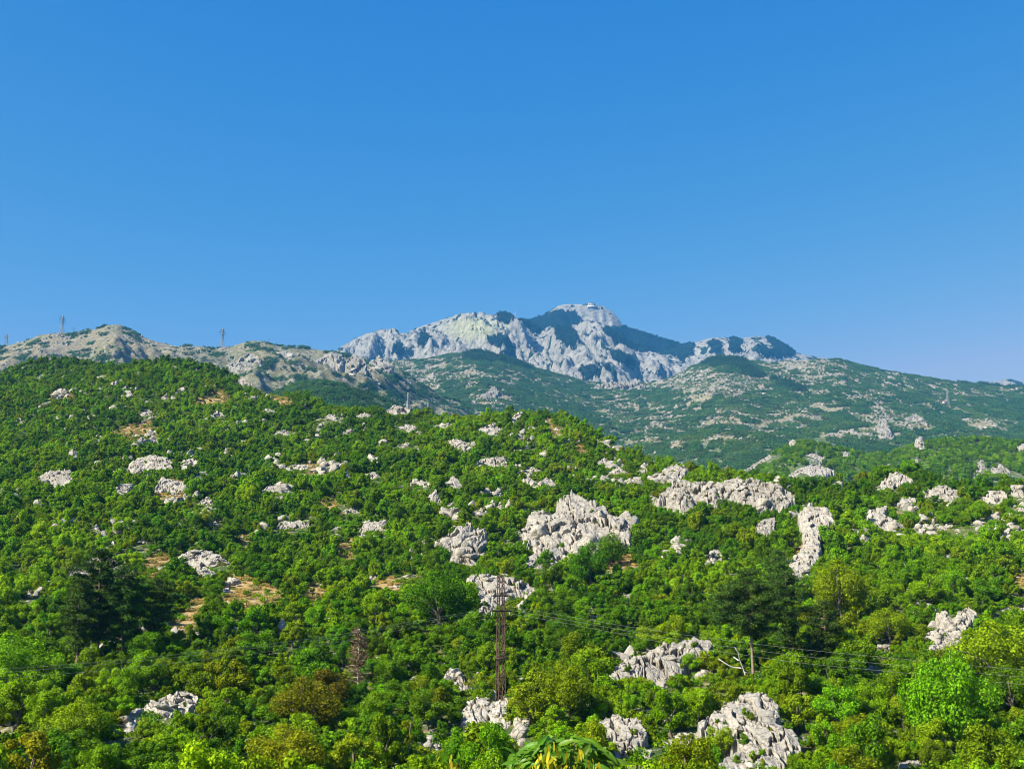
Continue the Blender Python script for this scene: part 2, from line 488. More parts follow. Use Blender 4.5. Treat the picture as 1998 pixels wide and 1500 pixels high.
def L3(t, Y):
    t = np.asarray(t, float); Y = np.asarray(Y, float)
    yc = 2700.0
    e = np.interp(t, CREST3[0], CREST3[1]) - 5.0 / yc
    zc = e * yc
    s = np.clip((Y - 1050) / (yc - 1050), -0.3, 1.4)
    zf = 85 + (zc - 85) * (0.75 * s + 0.25 * s * np.abs(s))
    z = smin(zf, zc - 0.25 * (Y - yc) + 4, 14.0)
    x = t * Y
    amp = np.clip((yc - Y) / 900.0, 0.08, 1.0)
    spur = np.abs(perlin(x / 330 + Y / 900, Y / 700, 61)) - 0.3
    return z + amp * (24 * spur + 14 * fbm(x / 210, Y / 210, 62, 5))

R1 = crest_line([(300, 800), (500, 745), (560, 722), (620, 700), (660, 682), (690, 664), (720, 652), (750, 643), (770, 645), (792, 651), (820, 637), (860, 622), (900, 613), (940, 610), (980, 615), (1005, 622), (1030, 634), (1060, 648), (1090, 642),
                 (1115, 633), (1150, 628), (1175, 634), (1200, 650), (1240, 674), (1290, 694), (1340, 708), (1420, 725), (1600, 780), (2000, 850)])
R2 = crest_line([(700, 760), (900, 690), (980, 640), (1010, 627), (1040, 625), (1060, 617), (1078, 604), (1090, 595), (1110, 592), (1135, 592), (1155, 591), (1175, 597), (1192, 605), (1205, 618), (1215, 632), (1223, 641), (1250, 649), (1290, 661), (1330, 674), (1400, 700), (1600, 760), (2000, 850)])
R3 = crest_line([(1000, 800), (1200, 720), (1290, 686), (1330, 677), (1355, 668), (1385, 660), (1410, 657), (1440, 661), (1465, 656), (1485, 655), (1505, 661), (1530, 673), (1550, 686), (1590, 694), (1640, 706), (1700, 720), (1800, 745), (1900, 748), (1945, 743), (1965, 738), (1985, 742), (2010, 747), (2200, 760), (2600, 780)])

def L5(t, Y):
    t = np.asarray(t, float); Y = np.asarray(Y, float)
    x = t * Y
    zs = None
    for (ct, ce), yc, sf1, w1, sf2, am, sd in ((R1, 4100.0, 0.30, 150, 0.47, 1.0, 71), (R2, 4700.0, 1.5, 75, 0.42, 0.8, 81), (R3, 4450.0, 0.5, 120, 0.42, 0.8, 91)):
        e = np.interp(t, ct, ce); zc = e * yc
        d = yc - Y
        front = zc - np.where(d < w1, sf1 * d, sf1 * w1 + sf2 * (d - w1))
        back = zc + 0.45 * d
        z = np.where(d > 0, front, back)
        amp = np.clip(d / 260.0, 0.05, 1.0) * am
        z = z + amp * (66 * np.minimum(ridged(x / 230 + Y / 700, Y / 400, sd, 7, 0.66) - 1.62, 0.42) + 10 * fbm(x / 60, Y / 60, sd + 3, 3) + 13 * (ridged(x / 48, Y / 70, sd + 5, 4) - 1.1))
        if sd == 81:
            z = z - 34 * np.clip(d / 40, 0, 1) * np.abs(perlin(x / 38, Y / 300, 99) + 0.4 * perlin(x / 15, Y / 200, 98))
        zs = z if zs is None else np.maximum(zs, z)
    return zs

class Layer:
    def __init__(self, fn, px0, px1, dpx, ys):
        self.fn = fn
        t0, _ = ray(px0, 900); t1, _ = ray(px1, 900)
        self.t = np.linspace(float(t0), float(t1), int((px1 - px0) / dpx) + 1)
        self.Y = np.asarray(ys, float)
        T, YY = np.meshgrid(self.t, self.Y)
        self.Z = fn(T, YY)
        self.T, self.YY = T, YY
    def z(self, t, Y):
        """Height by interpolation in the sheet itself."""
        t = np.asarray(t, float); Y = np.asarray(Y, float)
        fi = np.clip((t - self.t[0]) / (self.t[1] - self.t[0]), 0, len(self.t) - 1.001)
        fj = np.clip(np.interp(Y, self.Y, np.arange(len(self.Y))), 0, len(self.Y) - 1.001)
        i = fi.astype(int); j = fj.astype(int); a = fi - i; b = fj - j
        Z = self.Z
        return (Z[j, i] * (1 - a) + Z[j, i + 1] * a) * (1 - b) + (Z[j + 1, i] * (1 - a) + Z[j + 1, i + 1] * a) * b
    def hit(self, px, py, ymin=None):
        t, e = ray(px, py); t = float(t); e = float(e)
        ys = np.geomspace(ymin or max(self.Y[0], 30.0), self.Y[-1], 700)
        zz = self.z(np.full(ys.shape, t), ys)
        k = np.nonzero(zz >= e * ys)[0]
        if len(k) == 0: return None
        return float(ys[k[0]])
    def mesh(self, name, mat, masks=None, smooth=True):
        v = np.stack([self.T * self.YY, self.YY, self.Z], -1).reshape(-1, 3)
        me = mesh_np(name, v, grid_faces(len(self.t), len(self.Y)), mat, smooth)
        for k, val in (masks or {}).items(): float_attr(me, k, val.ravel())
        o = link(name, me)
        tag(o, kind='structure')
        return o
    def pix(self): return project(self.T * self.YY, self.YY, self.Z)

LAY1 = Layer(L1, -900, 2900, 7, np.concatenate([np.linspace(1.2, 40, 30), np.geomspace(42, 900, 330)]))
LAY2 = Layer(L2, 1230, 2700, 5, np.linspace(600, 1300, 160))
LAY6 = Layer(L6, 280, 1120, 5, np.linspace(800, 1400, 110))
LAY4 = Layer(L4, -700, 1010, 4, np.linspace(1150, 2150, 300))
LAY3 = Layer(L3, -700, 2700, 6, np.linspace(900, 3050, 330))
LAY5 = Layer(L5, 300, 2500, 3.2, np.linspace(3150, 5000, 430))

# outlines of bare dry-grass ground on the near hillside (points of the photograph, laid onto the hill)
DRY = [
    [(93, 772), (119, 758), (144, 772), (130, 779), (105, 779)],
    [(376, 787), (405, 774), (420, 762), (440, 759), (447, 782), (410, 789)],
    [(494, 745), (536, 764), (576, 786), (560, 790), (520, 772), (490, 756)],
    [(215, 843), (245, 831), (298, 825), (312, 857), (285, 862), (245, 858)],
    [(432, 1130), (470, 1122), (530, 1145), (558, 1160), (520, 1185), (440, 1178)],
    [(332, 1228), (360, 1172), (402, 1172), (388, 1205), (360, 1238)],
    [(276, 1098), (318, 1078), (338, 1090), (322, 1112), (290, 1132)],
    [(1180, 1108), (1235, 1082), (1242, 1102), (1190, 1122)],
    [(656, 1062), (690, 1048), (692, 1092), (662, 1088)],
    [(296, 962), (330, 935), (360, 940), (362, 972), (330, 985)],
    [(620, 975), (655, 968), (660, 985), (630, 990)],
    [(1120, 870), (1140, 868), (1148, 885), (1130, 885)],
    [(1062, 818), (1078, 820), (1092, 850), (1078, 852)],
    [(590, 905), (625, 908), (640, 925), (610, 928)],
    [(735, 1135), (765, 1128), (775, 1148), (750, 1156)],
    [(1978, 1125), (2010, 1110), (2010, 1160), (1985, 1155)],
    [(0, 705), (20, 708), (18, 722), (0, 722)],
    [(455, 1050), (486, 1044), (490, 1062), (462, 1064)],
    [(1548, 1068), (1566, 1058), (1560, 1090), (1545, 1092)],
    [(600, 1140), (640, 1150), (620, 1175), (590, 1165)],
]
px1, py1 = LAY1.pix()
dry1 = np.zeros(px1.shape)
infr = (px1 > -60) & (px1 < 2060) & (py1 > 640) & (py1 < 1300) & (LAY1.YY > 60)
for poly in DRY:
    d = sd_poly(px1[infr], py1[infr], poly)
    dry1[infr] = np.maximum(dry1[infr], sstep(-9, 5, d))
LAY1.mesh('near_hillside', M_SOIL, {'dry': dry1})

# how open (stony, treeless) the farther slopes are: blobs x, y, rx, ry, strength
OPEN = [(640, 706, 45, 16, .95), (720, 722, 60, 26, .75), (785, 728, 45, 26, .7), (690, 735, 40, 14, .6), (830, 738, 30, 22, .75), (870, 722, 40, 26, .5), (965, 775, 38, 18, .6), (985, 735, 40, 14, .4), (920, 735, 40, 20, .5),
        (1080, 745, 50, 10, .4), (1210, 800, 45, 34, .55), (1290, 832, 60, 40, .5), (1395, 752, 70, 20, .85), (1350, 742, 55, 26, .7), (1460, 752, 50, 14, .75), (1250, 748, 90, 14, .9), (1560, 712, 60, 16, .85),
        (1530, 735, 50, 16, .6), (1600, 748, 80, 26, .5), (1700, 770, 60, 14, .5), (1722, 822, 34, 30, .8), (1782, 826, 30, 16, .8), (1700, 850, 40, 12, .6), (1640, 846, 40, 9, .6),
        (1500, 822, 60, 30, .5), (1430, 815, 50, 26, .55), (1440, 850, 60, 20, .4), (1930, 828, 40, 14, .65), (1655, 732, 40, 14, .5), (1720, 745, 30, 12, .5), (1850, 785, 40, 12, .4), (560, 715, 40, 20, .8),
        (1580, 800, 70, 20, .4), (1365, 790, 60, 20, .4), (1960, 760, 50, 14, .45), (1690, 735, 70, 12, .5), (1790, 752, 70, 12, .45), (1880, 768, 70, 12, .45), (1620, 720, 50, 14, .5), (1130, 780, 70, 20, .35), (1060, 800, 60, 20, .3)]
def openness(px, py):
    o = np.zeros(np.shape(px))
    for x, y, rx, ry, s in OPEN:
        o = np.maximum(o, 1.15 * s * np.clip(1.6 - 1.0 * np.hypot((px - x) / rx, (py - y) / ry), 0, 1))
    return o
px3, py3 = LAY3.pix()
o3 = np.clip(openness(px3, py3) * 1.1 + 0.25 * fbm(LAY3.T * LAY3.YY / 70, LAY3.YY / 70, 33, 3), 0, 1)
LAY3.mesh('wooded_slope', M_SLOPE, {'dry': o3})
px2, py2 = LAY2.pix()
LAY2.mesh('middle_hill', M_SLOPE, {'dry': np.zeros(px2.shape)})
LAY6.mesh('green_hill', M_SLOPE, {'dry': np.zeros(LAY6.Z.shape)})
px4, py4 = LAY4.pix()
d4 = np.clip(0.35 + 0.5 * fbm(LAY4.T * LAY4.YY / 110, LAY4.YY / 110, 37, 3) - 0.35 * sstep(330, 420, px4) , 0, 1)
LAY4.mesh('skyline_ridge', M_RIDGE, {'dry': d4})

# mountain: bare karst with dark woods in its folds
WOODS = [[(1015, 624), (1040, 627), (1060, 620), (1080, 611), (1108, 608), (1136, 624), (1122, 630), (1101, 632), (1112, 645), (1126, 665), (1122, 678), (1105, 668), (1090, 651), (1085, 636), (1060, 633), (1055, 654), (1034, 641)],
         [(1183, 645), (1224, 641), (1250, 648), (1298, 662), (1347, 674), (1345, 686), (1337, 703), (1318, 692), (1297, 689), (1250, 682), (1210, 669), (1190, 656)],
         [(980, 690), (1000, 700), (990, 672), (960, 660), (985, 664), (1005, 690)], [(954, 655), (990, 665), (985, 674), (960, 665)],
         [(1390, 668), (1402, 670), (1410, 690), (1395, 688)], [(1430, 664), (1444, 664), (1438, 684), (1430, 682)], [(1480, 680), (1530, 684), (1540, 691), (1490, 693)],
         [(770, 668), (800, 690), (775, 690)], [(820, 660), (832, 650), (828, 676)], [(976, 615), (992, 618), (992, 626), (980, 624)], [(1200, 690), (1235, 705), (1225, 712), (1198, 700)],
         [(1140, 715), (1180, 725), (1170, 735), (1140, 730)], [(1500, 660), (1530, 672), (1545, 686), (1515, 680)]]
px5, py5 = LAY5.pix()
w5 = np.full(px5.shape, -99.0)
sel = (px5 > 600) & (px5 < 1700) & (py5 < 780)
wp = 4 * fbm(px5[sel] / 12, py5[sel] / 8, 41, 3)
for poly in WOODS:
    w5[sel] = np.maximum(w5[sel], sd_poly(px5[sel] + wp, py5[sel] + wp, poly))
wood5 = sstep(-1.5, 2.5, w5)
wood5 = np.maximum(wood5, sstep(0.38, 0.6, fbm(LAY5.T * LAY5.YY / 60, LAY5.YY / 60, 45, 4) + 0.25 * sstep(1380, 1560, px5)) * 0.9)
grass5 = np.clip(1.4 - np.hypot((px5 - 925) / 55, (py5 - 640) / 22), 0, 1)

def mountain_material():
    m, nt, out = new_mat('karst_mountain')
    ge = N(nt, 'ShaderNodeNewGeometry'); pos = ge.outputs['Position']
    n1 = noise(nt, pos, 0.010, 6, 0.62); n2 = noise(nt, pos, 0.045, 6, 0.7, 0.6)
    rock = ramp(nt, n1, [(0.3, (0.20, 0.19, 0.17)), (0.55, (0.265, 0.25, 0.225)), (0.75, (0.31, 0.295, 0.265))])
    rock = mixc(nt, ramp(nt, n2, [(0.40, 1.0), (0.50, 0.0)]), rock, (0.13, 0.135, 0.11))
    gr = N(nt, 'ShaderNodeAttribute', attribute_name='grass')
    rock = mixc(nt, gr.outputs['Fac'], rock, mixc(nt, ramp(nt, n2, [(0.42, 0.0), (0.6, 1.0)]), (0.20, 0.21, 0.11), (0.34, 0.33, 0.22)))
    wd = N(nt, 'ShaderNodeAttribute', attribute_name='wood')
    ad = N(nt, 'ShaderNodeMath', operation='MULTIPLY_ADD'); ad.inputs[1].default_value = 0.5
    nt.links.new(n2, ad.inputs[0]); nt.links.new(wd.outputs['Fac'], ad.inputs[2])
    tree = ramp(nt, noise(nt, pos, 0.12, 3, 0.6), [(0.35, (0.010, 0.024, 0.014)), (0.65, (0.022, 0.045, 0.02))])
    col = mixc(nt, ramp(nt, ad.outputs[0], [(0.62, 0.0), (0.85, 1.0)]), rock, tree)
    bp = N(nt, 'ShaderNodeBump', Strength=1.0, Distance=14.0); nt.links.new(n2, bp.inputs['Height'])
    p = N(nt, 'ShaderNodeBsdfPrincipled', Roughness=0.95); p.inputs['Specular IOR Level'].default_value = 0.1
    nt.links.new(col, p.inputs['Base Color']); nt.links.new(bp.outputs[0], p.inputs['Normal'])
    nt.links.new(p.outputs[0], out.inputs['Surface'])
    return m
LAY5.mesh('mountain', mountain_material(), {'wood': wood5, 'grass': grass5}, smooth=False)

# valley floor under and between the hills
v = [(-5200, -180, -48), (5200, -180, -48), (5200, 5300, -48), (-5200, 5300, -48)]
tag(link('ground', mesh_np('ground', v, [(0, 1, 2, 3)], M_SOIL)), kind='structure')
# the camera's own terrace
v = [(-60, -60, -1.75), (60, -60, -1.75), (60, 1.4, -1.75), (-60, 1.4, -1.75)]
tag(link('ground', mesh_np('ground', v, [(0, 1, 2, 3)], M_SOIL)), kind='structure')

LAYERS = [LAY1, LAY2, LAY6, LAY4, LAY3, LAY5]
SKY_Y = [np.linspace(max(l.Y[0], 40), l.Y[-1], 90) for l in LAYERS]
_tt = np.linspace(-0.62, 0.62, 250)
HOR = []     # running horizon (largest elevation seen so far) per direction
_pairs = sorted([(y, k) for k, ys in enumerate(SKY_Y) for y in ys])
_hy = np.array([p[0] for p in _pairs]); _he = np.zeros((len(_pairs), len(_tt)))
_run = np.full(len(_tt), -9.0)
for q, (y, k) in enumerate(_pairs):
    l = LAYERS[k]
    ok = (_tt >= l.t[0]) & (_tt <= l.t[-1])
    _run = np.maximum(_run, np.where(ok, l.z(_tt, np.full(_tt.shape, y)) / y, -9))
    _he[q] = _run
def visible(t, Y, z, tol=0.006):
    j = np.clip(np.searchsorted(_hy, Y * 0.985) - 1, 0, len(_hy) - 1)
    i = np.clip(np.round((t - _tt[0]) / (_tt[1] - _tt[0])).astype(int), 0, len(_tt) - 1)
    return z / Y > _he[j, i] - tol
#ROCKS
# ------------------------------------------------------------------ limestone outcrops
def boulder_mesh(seed, shape):
    """A block broken along planes: an icosphere cut by random planes and roughened."""
    r = np.random.default_rng(seed)
    import bmesh
    bm = bmesh.new(); bmesh.ops.create_icosphere(bm, subdivisions=4, radius=1.0)
    v = np.array([q.co[:] for q in bm.verts]); f = np.array([[q.index for q in p.verts] for p in bm.faces]); bm.free()
    ncut, dmin, dmax = {'block': (13, 0.50, 0.80), 'slab': (9, 0.55, 0.85), 'round': (9, 0.80, 0.97)}[shape]
    for k in range(ncut):
        n = r.normal(size=3); n /= np.linalg.norm(n)
        d = r.uniform(dmin, dmax)
        s = v @ n - d
        v = v - np.clip(s, 0, None)[:, None] * n * 0.94
    nz = perlin(v[:, 0] * 1.7 + seed, v[:, 1] * 1.7 + v[:, 2] * 1.3, seed) * 0.10 + perlin(v[:, 0] * 4 + v[:, 2] * 3, v[:, 1] * 4 - v[:, 2] * 2, seed + 3) * 0.055
    nz = nz + perlin(v[:, 0] * 9 + v[:, 2] * 7, v[:, 1] * 9 - v[:, 2] * 5, seed + 6) * 0.03
    v = v * (1 + nz)[:, None]
    if shape == 'slab': v = v * np.array([1.25, 1.0, 0.5])
    if shape == 'block': v = v * np.array([1.1, 0.9, 0.95])
    return mesh_np('boulder', v, f, M_ROCK, False)
BOULDERS = {'block': [boulder_mesh(100 + k, 'block') for k in range(7)], 'slab': [boulder_mesh(200 + k, 'slab') for k in range(4)], 'round': [boulder_mesh(300 + k, 'round') for k in range(5)]}

# each outcrop: kind of blocks, block size (photo pixels), outline in the photograph, label, short phrase for use as a landmark
B, SLB, RND = 'block', 'slab', 'round'
ROCKS = [
 (B, 26, [(1031,1011),(1044,992),(1073,1001),(1101,994),(1089,971),(1115,962),(1147,973),(1168,980),(1189,1001),(1217,1011),(1231,1025),(1227,1057),(1206,1055),(1178,1040),(1166,1078),(1126,1072),(1100,1055),(1091,1102),(1066,1109),(1052,1121),(1031,1109),(1029,1085),(1050,1074),(1041,1053),(1013,1036),(1029,1025)],
  'biggest limestone cliff on the hillside, broad cracked grey face with trees below', 'the biggest grey cliff'),
 (B, 22, [(861,1067),(891,1029),(915,1016),(918,1036),(947,1030),(950,1060),(936,1092),(915,1113),(901,1095),(880,1092),(887,1074)],
  'leaning fractured limestone outcrop just left of the biggest cliff', 'the leaning fractured outcrop'),
 (B, 22, [(912,1127),(936,1120),(968,1122),(985,1124),(1020,1134),(1043,1148),(1031,1160),(1003,1158),(985,1172),(964,1186),(943,1199),(931,1193),(940,1165),(931,1141)],
  'pale limestone outcrop directly behind the top of the rusty lattice mast', 'the outcrop behind the mast'),
 (B, 20, [(1280,970),(1300,955),(1325,936),(1350,938),(1400,941),(1420,934),(1440,929),(1500,940),(1530,950),(1550,968),(1535,982),(1510,985),(1480,998),(1470,985),(1430,976),(1405,972),(1400,987),(1380,975),(1350,962),(1352,990),(1330,1001),(1310,992),(1305,975)],
  'long broken limestone band along the crest of the right hillside', 'the long crest band'),
 (B, 17, [(1561,994),(1578,986),(1613,989),(1627,1015),(1599,1029),(1596,1050),(1600,1071),(1592,1095),(1554,1134),(1540,1120),(1543,1092),(1561,1074),(1575,1050),(1564,1025)],
  'tall narrow tongue of limestone running down the slope on the right', 'the narrow rock tongue'),
 (B, 14, [(1689,994),(1729,986),(1723,1001),(1754,1018),(1769,1032),(1747,1039),(1718,1029),(1694,1015)],
  'stepped grey rock row slanting down right of the narrow rock tongue', 'the slanting rock row'),
 (RND, 13, [(1772,1028),(1800,1021),(1830,1025),(1860,1021),(1890,1030),(1886,1043),(1850,1043),(1810,1041),(1778,1038)],
  'line of rounded grey boulders at the foot of the slanting rock row', None),
 (RND, 14, [(1743,983),(1760,970),(1785,970),(1790,990),(1765,997),(1745,992)],
  'cluster of rounded boulders above the slanting rock row', None),
 (B, 15, [(1708,958),(1722,940),(1738,924),(1760,921),(1781,935),(1752,945),(1746,958)],
  'pale crag standing on the crest of the right hillside against green hill', 'the crag on the right crest'),
 (B, 15, [(1800,955),(1840,945),(1852,948),(1877,972),(1852,981),(1835,968)],
  'wedge of grey limestone on the crest right of the pale crag', None),
 (RND, 14, [(1913,970),(1935,958),(1955,954),(1967,962),(1950,980),(1925,986)],
  'heap of pale rocks on the crest near the right edge of the picture', None),
 (RND, 15, [(1973,945),(1998,948),(2012,975),(1980,972)],
  'upper rounded rock knob cut by the right edge of the picture', None),
 (RND, 14, [(1972,986),(2015,976),(2015,1006),(1985,1002)],
  'lower rounded rock knob at right edge of the picture, under another', None),
 (RND, 12, [(1893,1020),(1908,1016),(1950,998),(1950,1008),(1929,1014),(1918,1032),(1900,1030)],
  'loose row of small boulders below the pale rock heap by right edge', None),
 (RND, 13, [(1375,1090),(1390,1070),(1405,1072),(1409,1086),(1392,1104),(1377,1101)],
  'single small rock knob among trees left of the narrow rock tongue', None),
 (RND, 15, [(1827,1195),(1845,1190),(1860,1210),(1872,1190),(1890,1184),(1906,1195),(1890,1215),(1880,1235),(1870,1255),(1850,1268),(1812,1271),(1808,1235),(1830,1225),(1840,1215)],
  'cluster of rounded pale boulders left of the large olive tree at right', 'the round boulder cluster'),
 (SLB, 16, [(1938,1196),(1965,1182),(2012,1178),(2012,1192),(1975,1194)],
  'flat pale slab behind the large olive tree at the right edge', None),
 (RND, 13, [(1703,1286),(1713,1256),(1735,1256),(1740,1282),(1715,1290)],
  'small white boulder group in the trees left of the round boulder cluster', None),
 (RND, 8, [(1680,1308),(1700,1296),(1722,1305),(1712,1326),(1690,1318)],
  'scatter of small white stones just below the small white boulder group', None),
 (B, 24, [(1187,1313),(1222,1289),(1236,1281),(1262,1276),(1281,1262),(1299,1255),(1325,1252),(1355,1242),(1384,1247),(1386,1262),(1367,1278),(1337,1288),(1330,1313),(1309,1323),(1271,1335),(1248,1320),(1197,1324)],
  'long sloping limestone outcrop with rounded blocks under the right hand wires', 'the long sloping outcrop'),
 (B, 13, [(1346,1326),(1366,1305),(1388,1300),(1392,1315),(1375,1331)],
  'small low rock at the right foot of the long sloping outcrop', None),
 (B, 24, [(1362,1407),(1388,1394),(1418,1368),(1437,1361),(1449,1354),(1460,1348),(1477,1352),(1498,1352),(1512,1368),(1522,1393),(1514,1409),(1547,1421),(1557,1439),(1559,1460),(1519,1470),(1530,1490),(1530,1512),(1400,1512),(1397,1495),(1418,1474),(1448,1463),(1440,1437),(1421,1416),(1383,1416),(1366,1426)],
  'large jumbled limestone outcrop of big blocks at the bottom of the picture', 'the large jumbled outcrop'),
 (RND, 15, [(1292,1449),(1313,1440),(1327,1424),(1346,1429),(1378,1430),(1360,1445),(1320,1459),(1299,1466)],
  'short line of white boulders left of the large jumbled outcrop', None),
 (B, 20, [(1169,1404),(1204,1391),(1222,1400),(1243,1398),(1258,1418),(1263,1435),(1245,1448),(1243,1460),(1270,1463),(1264,1478),(1227,1478),(1197,1490),(1183,1482),(1206,1451),(1197,1423),(1180,1412)],
  'pile of angular pale blocks right of the large near leaves', 'the pile of pale blocks'),
 (B, 24, [(901,1385),(923,1358),(949,1369),(971,1369),(987,1363),(986,1378),(998,1412),(984,1421),(962,1403),(944,1429),(917,1426),(904,1416)],
  'grey rock face standing at the foot of the rusty lattice mast', 'the rock at the mast foot'),
 (RND, 12, [(869,1311),(880,1302),(904,1313),(905,1332),(922,1343),(910,1360),(896,1337)],
  'narrow string of white rocks up left of the mast foot', None),
 (RND, 25, [(994,1435),(1000,1420),(1008,1403),(1036,1411),(1034,1439),(1030,1461),(1003,1450)],
  'two rounded boulders stacked one on another just above the near leaves', 'the stacked round boulders'),
 (RND, 17, [(823,1449),(835,1427),(853,1433),(858,1455),(843,1472),(829,1464)],
  'lone grey boulder low in the trees left of the mast foot rock', 'the lone grey boulder'),
 (SLB, 10, [(874,1423),(888,1422),(888,1432),(875,1432)],
  'tiny white slab between the lone grey boulder and the mast foot rock', None),
 (SLB, 22, [(216,1438),(219,1413),(240,1407),(261,1383),(282,1376),(321,1355),(360,1346),(383,1358),(379,1378),(345,1384),(314,1411),(296,1392),(266,1404),(263,1428),(246,1439)],
  'ridged slab of grey limestone slanting up among trees at lower left', 'the slanting ridged slab'),
 (B, 10, [(-12,1405),(4,1404),(14,1413),(8,1422),(-12,1422)],
  'bit of white rock at the left edge of the picture', None),
 (SLB, 14, [(136,1122),(156,1107),(180,1088),(197,1088),(182,1110),(168,1128),(144,1129)],
  'stepped grey rocks left of and behind the dark left pines', 'the stepped rocks behind the pines'),
 (B, 9, [(208,1082),(234,1100),(255,1109),(271,1125),(234,1135),(220,1118)],
  'scree of small grey rocks right of and behind the dark left pines', None),
 (SLB, 17, [(348,1087),(372,1073),(393,1071),(429,1082),(451,1101),(451,1114),(426,1111),(384,1107),(360,1102)],
  'stack of flat grey limestone slabs in level courses on the left', 'the flat slab stack'),
 (SLB, 12, [(384,1113),(402,1107),(423,1116),(402,1129),(385,1129)],
  'low pale ledge directly under the flat slab stack', None),
 (B, 8, [(433,1150),(446,1146),(452,1163),(440,1166)],
  'few white stones on dry grass below the flat slab stack', None),
 (B, 10, [(38,1170),(57,1154),(66,1164),(51,1175)],
  'small tan rock in the trees near the left edge', None),
 (B, 17, [(249,917),(259,896),(298,888),(333,895),(334,913),(280,917),(266,928)],
  'dark jointed crag high on the left hillside, largest there', 'the dark jointed crag'),
 (B, 13, [(349,899),(378,893),(381,911),(354,914)],
  'small crag just right of the dark jointed crag', None),
 (B, 12, [(73,931),(91,919),(137,916),(142,938),(110,953),(96,940)],
  'broken brownish rocks near the left edge, left of dark jointed crag', None),
 (B, 11, [(223,960),(242,945),(260,943),(250,958),(235,967)],
  'pale split rock below left of the dark jointed crag', None),
 (B, 10, [(298,960),(315,930),(357,940),(361,969),(345,965),(332,950),(318,955)],
  'ring of pale rocks around dry grass below the dark jointed crag', None),
 (RND, 8, [(381,987),(395,975),(406,968),(416,980),(398,990)],
  'small white rocks between the dark jointed crag and flat slab stack', None),
 (B, 12, [(179,1036),(189,1022),(197,1039),(185,1044)],
  'single grey stone above the stepped rocks behind the pines', None),
 (RND, 8, [(262,1058),(276,1050),(287,1060),(275,1067)],
  'single white stone above and left of the flat slab stack', None),
 (RND, 9, [(405,1026),(420,1017),(437,1029),(415,1037)],
  'pale stone pair on the slope above the flat slab stack', None),
 (B, 10, [(508,960),(526,945),(561,946),(579,964),(554,967),(530,958)],
  'light grey rock comb on the slope right of the pale rock ring', None),
 (B, 10, [(542,914),(578,906),(617,909),(614,922),(570,920)],
  'long low row of white rocks on the upper middle slope', 'the low white rock row'),
 (SLB, 11, [(630,907),(648,902),(662,916),(640,918)],
  'bright slab just right of the low white rock row', None),
 (B, 10, [(535,1032),(550,1016),(603,1014),(605,1029),(575,1038)],
  'toothed white rocks in the trees above the left dry meadow', 'the toothed white rocks'),
 (RND, 8, [(661,1004),(676,992),(698,990),(697,1001),(675,1006)],
  'small white rocks right of and above the toothed white rocks', None),
 (B, 7, [(465,1050),(476,1044),(487,1058),(475,1062)],
  'small tan stones left of and below the toothed white rocks', None),
 (SLB, 14, [(798,948),(810,933),(838,945),(828,954)],
  'smooth hump of striped grey rock on the central slope', 'the smooth grey hump'),
 (B, 14, [(871,942),(884,926),(902,948),(891,960)],
  'tilted pale block standing right of the smooth grey hump', None),
 (B, 14, [(834,970),(849,956),(861,980),(845,982)],
  'upright grey block just below the smooth grey hump', None),
 (RND, 8, [(872,985),(884,978),(892,1000),(884,1018),(876,1004)],
  'thin vertical trail of white stones above the leaning fractured outcrop', None),
 (B, 11, [(697,1040),(712,1018),(754,1014),(747,1032),(722,1036),(705,1048)],
  'pale ledges stepping down left of the leaning fractured outcrop', 'the pale stepped ledges'),
 (RND, 8, [(722,1121),(731,1117),(735,1132),(725,1138)],
  'single white stone left of the outcrop behind the mast', None),
 (SLB, 9, [(771,1121),(790,1117),(818,1119),(816,1127),(780,1128)],
  'flat white ledge between the dry meadow and outcrop behind the mast', None),
 (B, 10, [(754,1150),(775,1133),(781,1148),(766,1154)],
  'small tan and white rock beneath the flat white ledge', None),
 (B, 8, [(921,997),(950,995),(946,1006),(930,1008)],
  'small pale rock between the leaning outcrop and smooth grey hump', None),
 (B, 8, [(949,960),(982,957),(982,967),(955,968)],
  'low white rocks right of the tilted pale block', None),
 (RND, 9, [(1147,1198),(1154,1185),(1167,1200),(1155,1212)],
  'lone white rock in trees right of the mast wires', None),
 (SLB, 7, [(1195,1164),(1231,1157),(1233,1163),(1200,1168)],
  'thin pale ledge among trees below the biggest cliff', None),
 (B, 9, [(1019,918),(1038,909),(1057,920),(1035,924)],
  'white rock cap on the slope below the central knoll', None),
 (B, 9, [(1019,935),(1035,932),(1052,944),(1066,930),(1088,945),(1060,953),(1040,950)],
  'scattered white rocks above the biggest grey cliff', None),
 (B, 10, [(1167,899),(1180,893),(1194,904),(1180,912)],
  'pale pointed rock on the right shoulder of the central knoll', None),
 (SLB, 11, [(1181,928),(1206,910),(1226,924),(1200,934)],
  'layered pale slab above and right of the biggest cliff', None),
 (B, 9, [(1209,938),(1248,932),(1250,942),(1220,945)],
  'low rock strip right below the layered pale slab', None),
 (B, 10, [(1240,914),(1259,902),(1264,920),(1250,925)],
  'rough white crag left of the pale crest rocks', None),
 (B, 12, [(1268,932),(1300,912),(1320,904),(1342,916),(1322,936),(1282,942)],
  'rough pale rocks at the left end of the long crest band', None),
 (RND, 12, [(752,801),(772,788),(801,797),(790,810),(765,808)],
  'rounded white dome of rock on the far crest left of the knoll', 'the white dome rock'),
 (B, 8, [(614,820),(645,809),(671,815),(665,822),(630,826)],
  'long white rock on the far crest left of the white dome rock', None),
 (B, 6, [(693,811),(712,805),(724,809),(705,815)],
  'tiny pale rocks between the long white rock and white dome', None),
 (B, 7, [(844,831),(862,826),(882,826),(872,834)],
  'small row of white stones right of the white dome rock', None),
 (B, 10, [(932,838),(961,826),(976,837),(971,851),(950,846)],
  'pale broken rocks on the left shoulder of the central knoll', 'the knoll shoulder rocks'),
